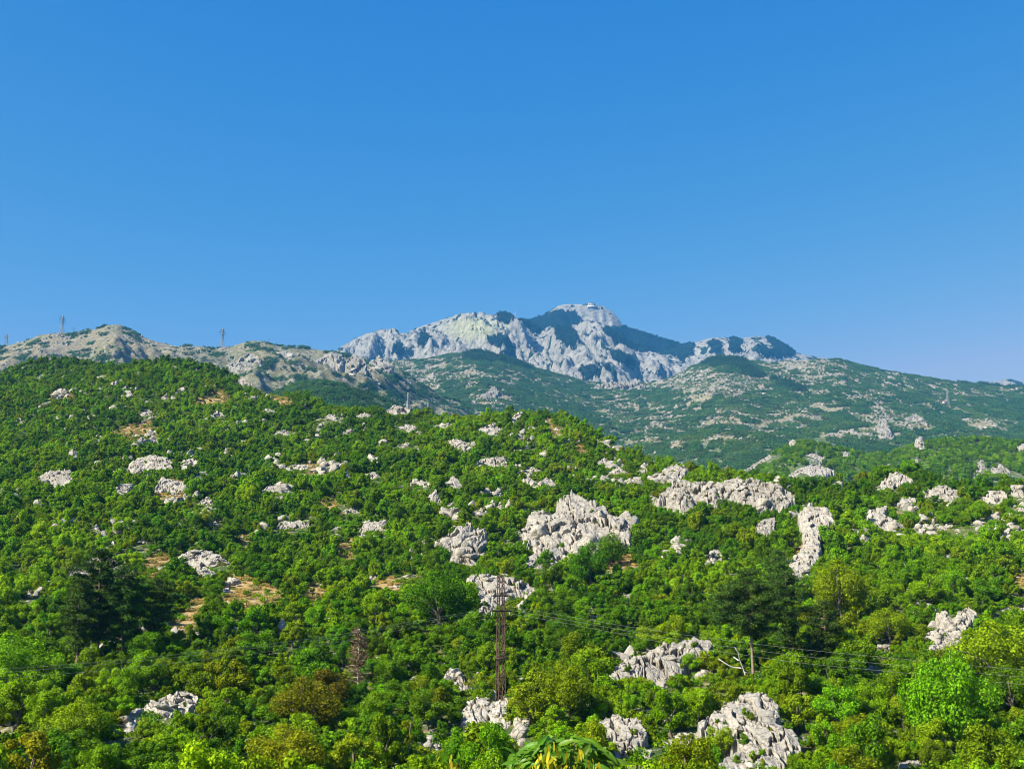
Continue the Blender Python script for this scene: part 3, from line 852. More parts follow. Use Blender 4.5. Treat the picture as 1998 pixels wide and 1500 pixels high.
 (B, 9, [(998,817),(1008,806),(1018,803),(1012,820),(1004,826)],
  'two pale spikes of rock on top of the central knoll', None),
 (B, 9, [(876,858),(898,857),(916,868),(908,882),(890,874)],
  'bright rocks on the slope left below the central knoll', None),
 (B, 8, [(774,834),(807,829),(800,842),(785,843)],
  'small bright rocks below the white dome rock', None),
 (B, 8, [(1080,838),(1088,828),(1092,846),(1084,852)],
  'small rock on the right side of the central knoll', None),
 (B, 8, [(1012,842),(1022,836),(1028,850),(1018,856)],
  'small rock on the face of the central knoll', None),
 (B, 7, [(272,809),(287,798),(306,811),(288,816)],
  'small white rock pile high on the left wooded hill', None),
 (B, 7, [(414,812),(431,803),(440,812),(425,817)],
  'small white rocks high on the left hill, below dry clearing', None),
 (B, 7, [(531,847),(550,838),(576,843),(560,850)],
  'low pale rocks on the upper slope above the low white row', None),
 (B, 9, [(460,747),(473,733),(488,752),(474,757)],
  'pale rock knob on the crest of the left wooded hill', None),
 (B, 5, [(188,735),(203,731),(218,734),(205,741)],
  'tiny pale rocks just under the left hill crest', None),
 (B, 9, [(928,905),(940,895),(985,890),(990,905),(950,912)],
  'broken pale rocks on the slope below the bright knoll rocks', None),
 (B, 8, [(712,925),(730,920),(748,934),(735,938)],
  'small pale rock pair right of the low white rock row', None),
 (B, 7, [(770,870),(800,862),(812,870),(790,878)],
  'faint pale stones on the slope below the small bright rocks', None),
 (B, 9, [(1755,1488),(1775,1481),(1800,1484),(1835,1496),(1835,1510),(1765,1510)],
  'white rock at the bottom edge, right of the large jumbled outcrop', None),
 (B, 8, [(1475,1025),(1490,1012),(1512,1008),(1510,1030),(1492,1050),(1478,1045)],
  'thin pale rock left of the narrow rock tongue', None),
]
ROCKS2 = [  # on the hill across the valley, right
 (B, 9, [(1448,920),(1470,905),(1501,887),(1526,889),(1520,897),(1490,905),(1465,918)], 'tan rocky rib climbing the left flank of the middle hill', None),
 (B, 9, [(1540,926),(1564,911),(1599,906),(1626,918),(1610,924),(1578,934)], 'largest pale rock on the middle hill across the valley', None),
 (B, 8, [(1534,868),(1545,858),(1556,858),(1552,872)], 'pale rock at the top of the middle hill', None),
 (B, 7, [(1566,890),(1585,884),(1610,893),(1600,902),(1575,898)], 'pale ledge halfway up the middle hill', None),
 (B, 7, [(1636,884),(1650,880),(1660,890),(1645,894)], 'small pale rock right of the ledge on the middle hill', None),
 (B, 8, [(1786,857),(1798,850),(1804,876),(1793,878)], 'upright pale rock high on the right part of the middle hill', None),
 (B, 7, [(1780,898),(1790,894),(1796,905),(1786,908)], 'small pale rock below the upright rock on the middle hill', None),
 (B, 9, [(1902,900),(1916,896),(1927,918),(1910,930)], 'pale rocks on the middle hill above the heap by right edge', None),
 (B, 9, [(1935,914),(1955,908),(1970,920),(1964,928),(1942,926)], 'rightmost pale rock group of the middle hill slope', None),
 (B, 7, [(1984,872),(1996,864),(2008,872),(1998,880)], 'pale rock at right edge near the middle hill top', None),
]

SINGLE = {  # outcrops made of a few boulders that can be told apart: x, y, radius in the photograph
 'two rounded boulders stacked one on another just above the near leaves': [(1016, 1432, 19), (1011, 1410, 11), (1026, 1413, 10), (1019, 1453, 11)],
}
def build_outcrop(spec, layer, idx, rockmat, far=False):
    kind, blk, poly, label, _ = spec
    poly = [(float(a), float(b)) for a, b in poly]
    P = np.array(poly)
    x0, y0 = P.min(0); x1, y1 = P.max(0)
    low = P[P[:, 1] > y1 - 0.3 * (y1 - y0)]
    cxb = float(low[:, 0].mean()); cx = float(P[:, 0].mean())
    ymin = 60.0 if layer is LAY1 else None
    Y0 = layer.hit(cxb, y1, ymin) or layer.hit(cxb, y1 + 10, ymin)
    if Y0 is None: Y0 = layer.hit(cx, y1 + 25, ymin) or 300.0
    Yt = layer.hit(cx, y0, ymin)
    dz = (y1 - y0) / F * Y0
    if Yt is None or Yt > Y0 * 1.8: Yt = Y0 + dz / math.tan(math.radians(20))
    kk = 0.5 if (x1 - x0) > 0.8 * (y1 - y0) else 0.7
    Ytop = kk * max(Yt, Y0) + (1 - kk) * (Y0 + dz / math.tan(math.radians(48)))
    YL = layer.hit(x0, y1, ymin) or Y0; YR = layer.hit(x1, y1, ymin) or Y0
    tiltx = float(np.clip((YR - YL) / max(x1 - x0, 1.0), -0.15, 0.15)) * 0.4
    bm_ = blk / F * Y0                      # block size in metres
    rr = np.random.default_rng(500 + idx)
    def depth(px, py):
        s = (y1 - py) / max(y1 - y0, 1e-6)
        return Y0 + (Ytop - Y0) * np.clip(s, -0.6, 1.5) + tiltx * (px - cxb)
    def surf(px, py):
        t, e = ray(px, py); Y = depth(px, py)
        return np.stack([t * Y, Y, e * Y], -1)
    nrm = np.array([-0.10, -0.78, 0.62]); nrm /= np.linalg.norm(nrm)
    base = surf(np.array([cxb]), np.array([y1]))[0]
    root = empty('rock_outcrop', base)
    tag(root, label, 'rock', 'limestone outcrops on the wooded hills')
    area = 0.5 * abs(np.dot(P[:, 0], np.roll(P[:, 1], 1)) - np.dot(P[:, 1], np.roll(P[:, 0], 1)))
    # continuous rock face
    mg = max(5.0, blk * 0.45)
    step = float(np.clip(math.sqrt(area) / 120, 0.8, 1.25))
    nu = int((x1 - x0 + 2 * mg) / step) + 2; nv = int((y1 - y0 + 2 * mg) / step) + 2
    gx, gy = np.meshgrid(np.linspace(x0 - mg, x1 + mg, nu), np.linspace(y1 + mg, y0 - mg, nv))
    S = surf(gx, gy)
    a = S[..., 0] / bm_; b = S[..., 2] / bm_
    wx = 0.42 * fbm(a * 0.7, b * 0.7, idx + 3, 4); wy = 0.42 * fbm(a * 0.7 + 9, b * 0.7, idx + 7, 4)
    kx, ky = {'block': (0.48, 0.66), 'slab': (0.55, 1.9), 'round': (0.9, 1.0)}[kind]
    th = rr.uniform(-0.5, 0.6)
    ra = (a * math.cos(th) + b * math.sin(th)) * kx + wx; rb = (-a * math.sin(th) + b * math.cos(th)) * ky + wy
    f1, f2, cid, ox, oy = worley(ra, rb, idx)
    g1, g2, cid2, qx, qy = worley(ra * 2.7 + 5, rb * 2.7, idx + 40)
    disp = 0.55 * (cid - 0.5) + 0.5 * ((cid * 7.3 % 1 - 0.5) * ox + (cid * 13.7 % 1 - 0.5) * oy) * 1.6
    disp = disp - (0.35 if kind == 'round' else 0.12) - 1.0 * np.exp(-((f2 - f1) / 0.06) ** 2) + 0.16 * (cid2 - 0.5) - 0.32 * np.exp(-((g2 - g1) / 0.07) ** 2) * sstep(0.0, 0.35, fbm(ra * 0.8, rb * 0.8, idx + 23, 2)) + 0.07 * fbm(ra * 3, rb * 3, idx + 11, 4)
    if kind == 'round': disp = disp + 0.35 * (0.5 - f1)
    sd = sd_poly(gx, gy, poly) + 0.22 * blk * fbm(a * 1.6, b * 1.6, idx + 19, 3)
    bulge = np.clip(sd / (blk * 0.8), 0, 1) * 0.35
    V = S + nrm * ((disp * np.clip(0.4 + sd / (blk * 0.5), 0.15, 1) + bulge) * bm_)[..., None]
    out = sstep(0.0, mg, -sd)
    t_, _ = ray(gx, gy)
    zt = layer.z(V[..., 0] / V[..., 1], V[..., 1]) - 0.6 * bm_ - 0.6
    V[..., 1] += out * 0.3 * bm_
    V[..., 2] = np.where(out > 0, V[..., 2] * (1 - out) + np.minimum(zt, V[..., 2] - 0.4 * bm_) * out, V[..., 2])
    keep = (out < 0.999)
    fc = grid_faces(nu, nv)
    kf = keep.ravel()[fc].any(1)
    fc = fc[kf]
    used = np.unique(fc); remap = np.full(nu * nv, -1); remap[used] = np.arange(len(used))
    Vv = V.reshape(-1, 3)[used] - base
    if len(fc) and label not in SINGLE:
        link('rock_face', mesh_np('rock_face', Vv, remap[fc], rockmat, False), root)
    # separate blocks lying on and around the face
    n = int(np.clip(area / (blk * blk) * (0.62 if area > 900 else 1.1), 3, 60))
    made = 0; tries = 0
    pool = BOULDERS[kind] if kind != 'block' else BOULDERS['block'] + BOULDERS['round'][:2] + BOULDERS['slab'][:1]
    pts = []
    for (qx_, qy_, rp_) in SINGLE.get(label, ()):
        o = link('boulder', BOULDERS['round'][int(rr.integers(5))], root); sm = rp_ / F * Y0 * 1.08
        o.location = surf(np.array([qx_]), np.array([qy_]))[0] - base
        o.scale = (sm, sm * 0.9, sm * rr.uniform(0.95, 1.1)); o.rotation_euler = (rr.normal(0, 0.2), rr.normal(0, 0.2), rr.uniform(0, 6.28))
    if label in SINGLE: n = 0
    while made < n and tries < 2000:
        tries += 1
        qx_, qy_ = rr.uniform(x0, x1), rr.uniform(y0, y1)
        d = float(sd_poly(np.array([qx_]), np.array([qy_]), poly)[0])
        if d < 0.10 * blk: continue
        sz = blk * (rr.uniform(0.42, 0.72) if kind != 'block' else 0.22 * (1 + 2.6 * rr.random() ** 3))
        if kind == 'block' and d > blk * 0.9 and rr.random() < 0.55: continue
        if any((qx_ - u) ** 2 + (qy_ - w) ** 2 < (0.62 * (sz + s_)) ** 2 for u, w, s_ in pts): 
            if tries < 1200: continue
        sz = min(sz, max(d * 1.35, 0.22 * blk))
        pts.append((qx_, qy_, sz))
        i = int(np.clip((qx_ - (x0 - mg)) / (x1 - x0 + 2 * mg) * (nu - 1), 0, nu - 1)); j = int(np.clip(((y1 + mg) - qy_) / (y1 - y0 + 2 * mg) * (nv - 1), 0, nv - 1))
        p = V[j, i] - base
        o = link('boulder', pool[int(rr.integers(len(pool)))], root)
        sm = sz / F * Y0
        o.location = p + nrm * (0.18 if kind != 'block' else 0.05) * sm
        o.scale = (sm * rr.uniform(0.9, 1.25), sm * rr.uniform(0.8, 1.1), sm * rr.uniform(0.75, 1.05))
        o.rotation_euler = (rr.normal(0, 0.25), th * 0.5 + rr.normal(0, 0.22), rr.uniform(0, 6.28))
        made += 1
    perch = []
    if area > 1500 and layer is LAY1:
        for q in range(int(area / 900)):
            qx_, qy_ = rr.uniform(x0, x1), rr.uniform(y0 + 0.2 * (y1 - y0), y1)
            if float(sd_poly(np.array([qx_]), np.array([qy_]), poly)[0]) < 1: continue
            i = int((qx_ - (x0 - mg)) / (x1 - x0 + 2 * mg) * (nu - 1)); j = int(((y1 + mg) - qy_) / (y1 - y0 + 2 * mg) * (nv - 1))
            perch.append(tuple(V[j, i]))
    return dict(perch=perch, poly=poly, x0=x0, x1=x1, y0=y0, y1=y1, Y0=Y0, Ymax=max(Ytop, Y0), cx=float(P[:, 0].mean()), cy=float(P[:, 1].mean()), blk=blk, lm=spec[4], root=root)

OUT = [build_outcrop(s, LAY1, k, M_ROCK) for k, s in enumerate(ROCKS)]
OUT2 = [build_outcrop(s, LAY2, 200 + k, M_ROCKFAR) for k, s in enumerate(ROCKS2)]
#TREES
# ------------------------------------------------------------------ trees: patterns
def leaf_quads(cen, nrm, size, r, asp=0.62):
    """Rhombic leaf sprays: centre, facing, length."""
    n = len(cen)
    nrm = nrm / np.linalg.norm(nrm, axis=1, keepdims=True)
    h = r.normal(size=(n, 3)); a = np.cross(nrm, h); a /= np.linalg.norm(a, axis=1, keepdims=True) + 1e-9
    b = np.cross(nrm, a)
    s = size[:, None]
    bend = nrm * s * 0.18
    v = np.stack([cen - a * s * 0.5, cen - b * s * asp * 0.5 + bend, cen + a * s * 0.5, cen + b * s * asp * 0.5 + bend], 1)
    return v.reshape(-1, 3), np.arange(n * 4).reshape(n, 4)

def broadleaf(seed, n_leaf, leaf, lobes=20, spread=(1.75, 1.55), zc=2.7):
    """Crown vertices/faces and a trunk; about 4.6 m across and 4.9 m tall."""
    r = np.random.default_rng(seed)
    L = []
    for k in range(lobes):
        u = r.normal(size=3); u /= np.linalg.norm(u)
        rad = r.uniform(0.45, 1.0) ** 0.6 * (1.0 if seed % 2 else r.uniform(0.8, 1.3))
        c = np.array([u[0] * spread[0] * rad, u[1] * spread[0] * rad, zc + u[2] * spread[1] * rad])
        if c[2] < 0.9: c[2] = r.uniform(0.9, 1.6)
        L.append((c, r.uniform(0.42, 0.92) if seed % 2 else r.uniform(0.30, 0.85)))
    cen = []; nr = []
    w = np.array([q[1] ** 2 for q in L]); w /= w.sum()
    ids = r.choice(len(L), n_leaf, p=w)
    lc = np.array([L[i][0] for i in ids]); lr = np.array([L[i][1] for i in ids])
    u = r.normal(size=(n_leaf, 3)); u /= np.linalg.norm(u, axis=1, keepdims=True)
    rr_ = lr * (0.62 + 0.45 * r.random(n_leaf)) * (1 + 0.25 * perlin(u[:, 0] * 2.3 + ids, u[:, 1] * 2.3 + u[:, 2] * 2, seed))
    cen = lc + u * rr_[:, None] * np.array([1, 1, 0.8])
    nr = u * 0.9 + r.normal(size=(n_leaf, 3)) * 0.55 + np.array([0, 0, 0.35])
    sz = leaf * r.uniform(0.6, 1.35, n_leaf)
    cv, cf = leaf_quads(cen, nr, sz, r)
    T = Tubes()
    fork = Vector((r.normal() * 0.12, r.normal() * 0.12, 1.1))
    T.tube([(0, 0, -0.8), (0, 0, 0.1), fork * 0.6, fork], [0.19, 0.15, 0.12, 0.10], 6)
    for c, q in L[:9]:
        c = Vector(c)
        T.tube([fork * 0.95, fork.lerp(c, 0.55) + Vector((r.normal() * 0.1, r.normal() * 0.1, 0.1)), c], [0.07, 0.045, 0.02], 5)
    return cv, cf, T

def join_mesh(name, cv, cf, T, mleaf, mbark):
    tv = np.array([tuple(q) for q in T.v]); tf = np.array(T.f) + len(cv)
    me = mesh_np(name, np.concatenate([cv, tv]), np.concatenate([cf, tf]), mleaf)
    me.materials.append(mbark)
    mi = np.zeros(len(cf) + len(tf), np.int32); mi[len(cf):] = 1
    if len(me.polygons) == len(mi): me.polygons.foreach_set('material_index', mi)
    return me

NSHAPE = 4
HI = []; LO = []
for k in range(NSHAPE):
    HI.append(broadleaf(40 + k, 7000, 0.20, 18 + 3 * k, (1.75 + 0.1 * (k % 2), 1.5 + 0.12 * (k % 3))))
    LO.append(broadleaf(40 + k, 2600, 0.33, 18 + 3 * k, (1.75 + 0.1 * (k % 2), 1.5 + 0.12 * (k % 3))))
HI.append(broadleaf(63, 14000, 0.14, 27, (1.75, 1.6), 2.3))      # many small leaves, for the large trees
HI_CROWN = {}; HI_TRUNK = []
for k in range(NSHAPE + 1):
    HI_TRUNK.append(HI[k][2].mesh('trunk', M_BARK))
    for s in range(len(SPECIES)):
        HI_CROWN[k, s] = mesh_np('crown', HI[k][0], HI[k][1], M_LEAF[s])

patterns = bpy.data.collections.new('woodland_patterns')     # not linked to the scene
PAT = {}
def add_pattern(key, me):
    o = bpy.data.objects.new('pattern_%s' % chr(97 + len(PAT) // 26) + chr(97 + len(PAT) % 26), me)
    patterns.objects.link(o); PAT[key] = len(PAT)
for k in range(NSHAPE):
    for s in range(5):
        add_pattern(('mid', k, s), join_mesh('tree', LO[k][0], LO[k][1], LO[k][2], M_LEAF[s], M_BARK))
for k in range(3):          # low scrub and grass tufts that cover the ground between trees
    r = np.random.default_rng(900 + k)
    n = 260
    th = r.uniform(0, 6.283, n); ra = np.sqrt(r.random(n)) * 1.3
    cen = np.stack([ra * np.cos(th), ra * np.sin(th), r.uniform(0.05, 0.75, n) * (1.25 - ra / 1.3)], 1)
    cv, cf = leaf_quads(cen, r.normal(size=(n, 3)) * 0.7 + np.array([0, 0, 0.6]), 0.32 * r.uniform(0.6, 1.3, n), r)
    add_pattern(('scrub', k), mesh_np('scrub', cv, cf, M_LEAF[[0, 3, 1][k]]))
for k in range(2):
    r = np.random.default_rng(950 + k)
    n = 240
    th = r.uniform(0, 6.283, n); ra = np.sqrt(r.random(n)) * 1.1
    cen = np.stack([ra * np.cos(th), ra * np.sin(th), r.uniform(0.0, 0.4, n)], 1)
    hv = r.normal(size=(n, 3)) * np.array([1, 1, 0.25])
    cv, cf = leaf_quads(cen, hv, 0.5 * r.uniform(0.6, 1.3, n), r, 0.22)
    add_pattern(('grass', k), mesh_np('grass', cv, cf, plain('dry_grass_' + 'ab'[k], [(0.36, 0.25, 0.06), (0.27, 0.22, 0.05)][k], 0.9)))
def forest_patch(seed, ntree, span, leafs, lsz, mat, conifer=False, hgt=4.6):
    r = np.random.default_rng(seed)
    cens = []; nrs = []; szs = []
    g = int(math.ceil(math.sqrt(ntree)))
    for i in range(g):
        for j in range(g):
            bx = (i + 0.5 + r.uniform(-0.42, 0.42)) / g * span - span / 2; by = (j + 0.5 + r.uniform(-0.42, 0.42)) / g * span - span / 2
            h = hgt * r.uniform(0.65, 1.25); R = h * (0.28 if conifer else 0.52) * r.uniform(0.8, 1.2)
            u = r.normal(size=(leafs, 3)); u /= np.linalg.norm(u, axis=1, keepdims=True)
            lump = 1 + 0.28 * perlin(u[:, 0] * 1.8 + i * 3.1, u[:, 1] * 1.8 + u[:, 2] + j * 5.7, seed)
            if conifer:
                tt = r.random(leafs) ** 0.7
                c = np.stack([u[:, 0] * R * tt * 1.3, u[:, 1] * R * tt * 1.3, h * (1.05 - tt * 0.85)], 1)
            else:
                c = u * np.array([R, R, h * 0.46]) * (lump * r.uniform(0.75, 1.05, leafs))[:, None]; c[:, 2] += h * 0.52
            cens.append(c + np.array([bx, by, 0])); nrs.append(u + r.normal(size=u.shape) * 0.45 + np.array([0, 0, 0.3])); szs.append(lsz * r.uniform(0.7, 1.3, leafs))
    cv, cf = leaf_quads(np.concatenate(cens), np.concatenate(nrs), np.concatenate(szs), r, 0.75)
    return mesh_np('wood', cv, cf, mat)
for k in range(4):
    add_pattern(('far', k), forest_patch(700 + k, 16, 17.0, 90, 1.15, M_FARLEAF[0 if k < 3 else 1]))
for k in range(2):
    add_pattern(('open', k), forest_patch(720 + k, 4, 14.0, 90, 1.1, M_FARLEAF[k], hgt=3.6))
for k in range(2):
    add_pattern(('pines', k), forest_patch(730 + k, 12, 22.0, 110, 1.3, M_FARLEAF[2], True, 8.5))
for k in range(2):
    add_pattern(('dark', k), forest_patch(760 + k, 16, 24.0, 80, 2.0, leaf_material('mountain_pines', (0.012, 0.030, 0.016), 0.02, 0.4, 0.0), False, 6.0))
for k in range(3):          # pale stones of the far slopes
    o = bpy.data.objects.new('pattern_z' + 'abc'[k], BOULDERS['block'][k].copy()); o.data.materials[0] = M_ROCKFAR
    patterns.objects.link(o); PAT['stone', k] = len(PAT)

def scatter_stuff(name, pts, keys, rots, scales, label, cat):
    """One uncountable mass: geometry-node instances of the patterns on points."""
    pts = np.asarray(pts, np.float32)
    me = bpy.data.meshes.new(name)
    me.vertices.add(len(pts)); me.vertices.foreach_set('co', pts.ravel()); me.update()
    a = me.attributes.new('pattern', 'INT', 'POINT'); a.data.foreach_set('value', np.asarray(keys, np.int32))
    a = me.attributes.new('turn', 'FLOAT_VECTOR', 'POINT'); a.data.foreach_set('vector', np.asarray(rots, np.float32).ravel())
    a = me.attributes.new('size', 'FLOAT_VECTOR', 'POINT'); a.data.foreach_set('vector', np.asarray(scales, np.float32).ravel())
    o = link(name, me)
    ng = bpy.data.node_groups.get('scatter')
    if ng is None:
        ng = bpy.data.node_groups.new('scatter', 'GeometryNodeTree')
        ng.interface.new_socket('Geometry', in_out='INPUT', socket_type='NodeSocketGeometry')
        ng.interface.new_socket('Geometry', in_out='OUTPUT', socket_type='NodeSocketGeometry')
        nd = ng.nodes
        gi = nd.new('NodeGroupInput'); go = nd.new('NodeGroupOutput')
        ci = nd.new('GeometryNodeCollectionInfo'); ci.inputs['Collection'].default_value = patterns
        ci.inputs['Separate Children'].default_value = True; ci.inputs['Reset Children'].default_value = True
        ip = nd.new('GeometryNodeInstanceOnPoints'); ip.inputs['Pick Instance'].default_value = True
        def at(nm, ty):
            q = nd.new('GeometryNodeInputNamedAttribute'); q.data_type = ty; q.inputs['Name'].default_value = nm
            return [s for s in q.outputs if s.enabled and s.name == 'Attribute'][0]
        e2r = nd.new('FunctionNodeEulerToRotation')
        ng.links.new(gi.outputs[0], ip.inputs['Points']); ng.links.new(ci.outputs[0], ip.inputs['Instance'])
        ng.links.new(at('pattern', 'INT'), ip.inputs['Instance Index'])
        ng.links.new(at('turn', 'FLOAT_VECTOR'), e2r.inputs[0]); ng.links.new(e2r.outputs[0], ip.inputs['Rotation'])
        ng.links.new(at('size', 'FLOAT_VECTOR'), ip.inputs['Scale'])
        ng.links.new(ip.outputs[0], go.inputs[0])
    md = o.modifiers.new('scatter', 'NODES'); md.node_group = ng
    tag(o, label, cat, None, 'stuff')
    return o

# ------------------------------------------------------------------ trees: where they stand
SPECIAL = [  # photo x, y of crown centre, crown width (px), species, label
    (600, 1372, 125, 5, 'rusty orange leaved tree left of the brown dead conifer'),
    (640, 1345, 80, 5, 'smaller rusty leaved tree at the foot of the brown dead conifer'),
    (560, 1462, 140, 6, 'golden yellow green tree at the bottom, below the rusty orange tree'),
    (690, 1465, 120, 4, 'yellow green tree at the bottom, right of the golden one'),
    (1955, 1262, 165, 3, 'large olive green tree beside the round boulder cluster at right edge'),
    (1975, 1330, 120, 1, 'dark shaded tree below the large olive tree at right edge'),
    (1850, 1365, 180, 0, 'large green domed tree below the round boulder cluster'),
    (1735, 1205, 90, 4, 'yellow green tree left of the round boulder cluster'),
    (1640, 1155, 120, 4, 'lime tree on the right slope, yellower than its neighbours'),
    (60, 1480, 130, 6, 'golden tinged tree in the bottom left corner'),
    (150, 1400, 130, 2, 'bright green tree left of the slanting ridged slab'),
    (30, 1290, 130, 0, 'large green tree at left edge below the pines'),
    (860, 1160, 120, 1, 'dark green tree left of the outcrop behind the mast'),
    (1150, 1095, 90, 1, 'dark green tree in front of the biggest grey cliff'),
    (1190, 1070, 60, 1, 'dark shrub under the right end of the biggest cliff'),
    (1068, 1092, 38, 0, 'small shrub growing in the lower left of the biggest cliff'),
    (1350, 1290, 40, 0, 'small shrub growing in the crevice of the long sloping outcrop'),
    (1405, 1440, 60, 3, 'olive shrub between the white boulders and large jumbled outcrop'),
    (930, 1425, 40, 0, 'small shrub in front of the mast foot rock'),
    (960, 1428, 46, 1, 'small dark shrub at the lower right of the mast foot rock'),
    (1100, 1345, 110, 3, 'olive green tree right of the rusty mast'),
    (1930, 1470, 120, 4, 'yellow green tree in the bottom right corner'),
]
PINES = [  # x, top y, base y, width px, label
    (190, 1085, 1290, 105, 'tallest dark pine of the left group'), (150, 1140, 1300, 70, 'dark pine at the left side of the left pine group'),
    (240, 1115, 1290, 90, 'broad dark pine at the right side of the left pine group'), (300, 1140, 1280, 75, 'lower greener pine right of the left pine group'),
    (1470, 1125, 1318, 115, 'dark pine with bare pinkish trunk right of the long sloping outcrop'), (1545, 1125, 1300, 95, 'dark pine just right of the bare trunked pine'),
    (1425, 1150, 1265, 80, 'smaller dark pine left of the bare trunked pine'), (1615, 1185, 1310, 80, 'dark green pine farther right of the bare trunked pine'),
    (1515, 1080, 1200, 70, 'dark pine on the slope below the narrow rock tongue'),
]
CLEAR = [[(1457, 1245), (1484, 1245), (1486, 1318), (1457, 1318)], [(1425, 1258), (1458, 1262), (1460, 1316), (1430, 1300)], [(682, 1238), (728, 1238), (732, 1335), (680, 1335)], [(964, 1190), (990, 1190), (992, 1362), (962, 1362)], [(793, 1405), (806, 1405), (803, 1462), (793, 1462)]]
OUTX = OUT + [dict(poly=P, x0=min(q[0] for q in P), x1=max(q[0] for q in P), y0=min(q[1] for q in P), y1=max(q[1] for q in P), Ymax=LAY1.hit(P[2][0], P[2][1], 60.0) - 2.5) for P in CLEAR]
OB = np.array([(o['x0'], o['x1'], o['y0'], o['y1'], o['Ymax']) for o in OUTX])
def ok_place(x, y, z, cz, R, strict=0.72, dry=True):
    """Keep crowns off the rocks and the dry meadows that the photograph shows bare."""
    cpx, cpy = project(x, y, z + cz); rp = 1.12 * R * F / y
    bpx, bpy_ = project(x, y, z)
    near = np.nonzero((OB[:, 4] + 1.5 > y) & (OB[:, 0] - rp < cpx) & (OB[:, 1] + rp > cpx) & (OB[:, 2] - rp < cpy) & (OB[:, 3] + 2.5 * rp > cpy))[0]
    for q_ in near:
        o = OUTX[q_]
        d = sd_poly(np.array([cpx, cpx, cpx, cpx - 0.6 * rp, cpx + 0.6 * rp]), np.array([cpy, cpy - 0.6 * rp, cpy + 0.5 * rp, cpy - 0.3 * rp, cpy - 0.3 * rp]), o['poly'])
        if d[0] > -strict * rp or d[1] > -0.15 * rp or d[3] > -0.05 * rp or d[4] > -0.05 * rp: return False
    for P in DRY if dry else ():
        q = P[0]
        if abs(cpx - q[0]) > 140 or abs(cpy - q[1]) > 110: continue
        d = sd_poly(np.array([cpx, cpx, bpx]), np.array([cpy, cpy - 0.5 * rp, bpy_]), P)
        if d[0] > -0.35 * rp or d[1] > 0 or d[2] > 0: return False
    return True

trees = []      # x, y, z, scale, species, shape, turn, special label
cell = {}
def near_ok(x, y, R, f=0.63):
    k = 4.0; i0 = int(math.floor(x / k)); j0 = int(math.floor(y / k))
    for i in range(i0 - 1, i0 + 2):
        for j in range(j0 - 1, j0 + 2):
            for (u, v_, q) in cell.get((i, j), ()):
                if (x - u) ** 2 + (y - v_) ** 2 < (f * (R + q)) ** 2: return False
    return True
def put(x, y, R): cell.setdefault((int(math.floor(x / 4.0)), int(math.floor(y / 4.0))), []).append((x, y, R))

pines = []
for (px, top, bot, w, lab) in PINES:
    Y = LAY1.hit(px, bot, 60.0); t, _ = ray(px, bot); t = float(t)
    z = float(LAY1.z(np.array([t]), np.array([Y]))[0])
    h = (bot - top) / F * Y * 1.0
    pines.append((t * Y, Y, z, h, w / F * Y, lab)); put(t * Y, Y, 2.0)
for (px, py, w, sp, lab) in SPECIAL:
    # the crown centre is seen at (px, py); its foot lies lower on the hill
    R = w / 2 / F * LAY1.hit(px, py, 60.0)
    best = None
    for foot in np.arange(py, min(py + 2.4 * w, 1640), 2.0):
        Y = LAY1.hit(px, foot, 40.0)
        if Y is None: continue
        R = w / 2 / F * Y; t, e = ray(px, py)
        z = float(LAY1.z(np.array([float(t)]), np.array([Y]))[0])
        if float(e) * Y - z >= 2.55 * (R / 2.25): best = (float(t) * Y, Y, z, R); break
    if best is None: continue
    x, Y, z, R = best
    trees.append((x, Y, z, R / 2.25, sp, rnd.randrange(NSHAPE), rnd.uniform(0, 6.28), lab)); put(x, Y, R)

n_c = 190000
cy_ = np.sqrt(rng.uniform(62.0 ** 2, 700.0 ** 2, n_c)); ct_ = rng.uniform(-0.56, 0.56, n_c)
cz_ = LAY1.z(ct_, cy_)
vis = visible(ct_, cy_, cz_ + 5.0, 0.004)
mixn = fbm(ct_ * cy_ / 35, cy_ / 45, 77, 3); mix2 = fbm(ct_ * cy_ / 80 + 7, cy_ / 80, 78, 2)
def stoniness(x, y): return fbm(x / 10, y / 22, 301, 3) + 0.25 * fbm(x / 70, y / 70, 305, 2) + 0.12 * sstep(190, 260, y) - 0.15 * sstep(470, 560, y)
stony = stoniness(ct_ * cy_, cy_)
cnd = np.nonzero(vis)[0]
cr_ = rng.random((n_c, 4))
for i in cnd:
    y = float(cy_[i]); x = float(ct_[i] * y); z = float(cz_[i])
    u = cr_[i, 0]
    R = (0.62 + 1.75 * u ** 2.2) * (1.15 if y < 150 else 1.0 if y < 200 else 1.0 - 0.15 * min((y - 200) / 250, 1))
    if not near_ok(x, y, R): continue
    if not ok_place(x, y, z, 2.5 * R / 2.25, R): continue
    if stony[i] > 0.46 and cr_[i, 1] < 0.75: continue
    m = mixn[i] + 0.55 * (cr_[i, 1] - 0.5)
    if y < 170: sp = 2 if m > 0.32 else 3 if m > 0.12 else 0 if m > -0.2 else 1
    else: sp = 2 if m > 0.40 else 0 if m > -0.12 else 1
    if cr_[i, 2] < 0.05 + 0.05 * (mix2[i] > 0.1): sp = 3
    if y < 190 and cr_[i, 2] > 0.965: sp = 4
    trees.append((x, y, z, R / 2.25, sp, int(cr_[i, 3] * NSHAPE), cr_[i, 3] * 40.0 % 6.283, None))
    put(x, y, R)

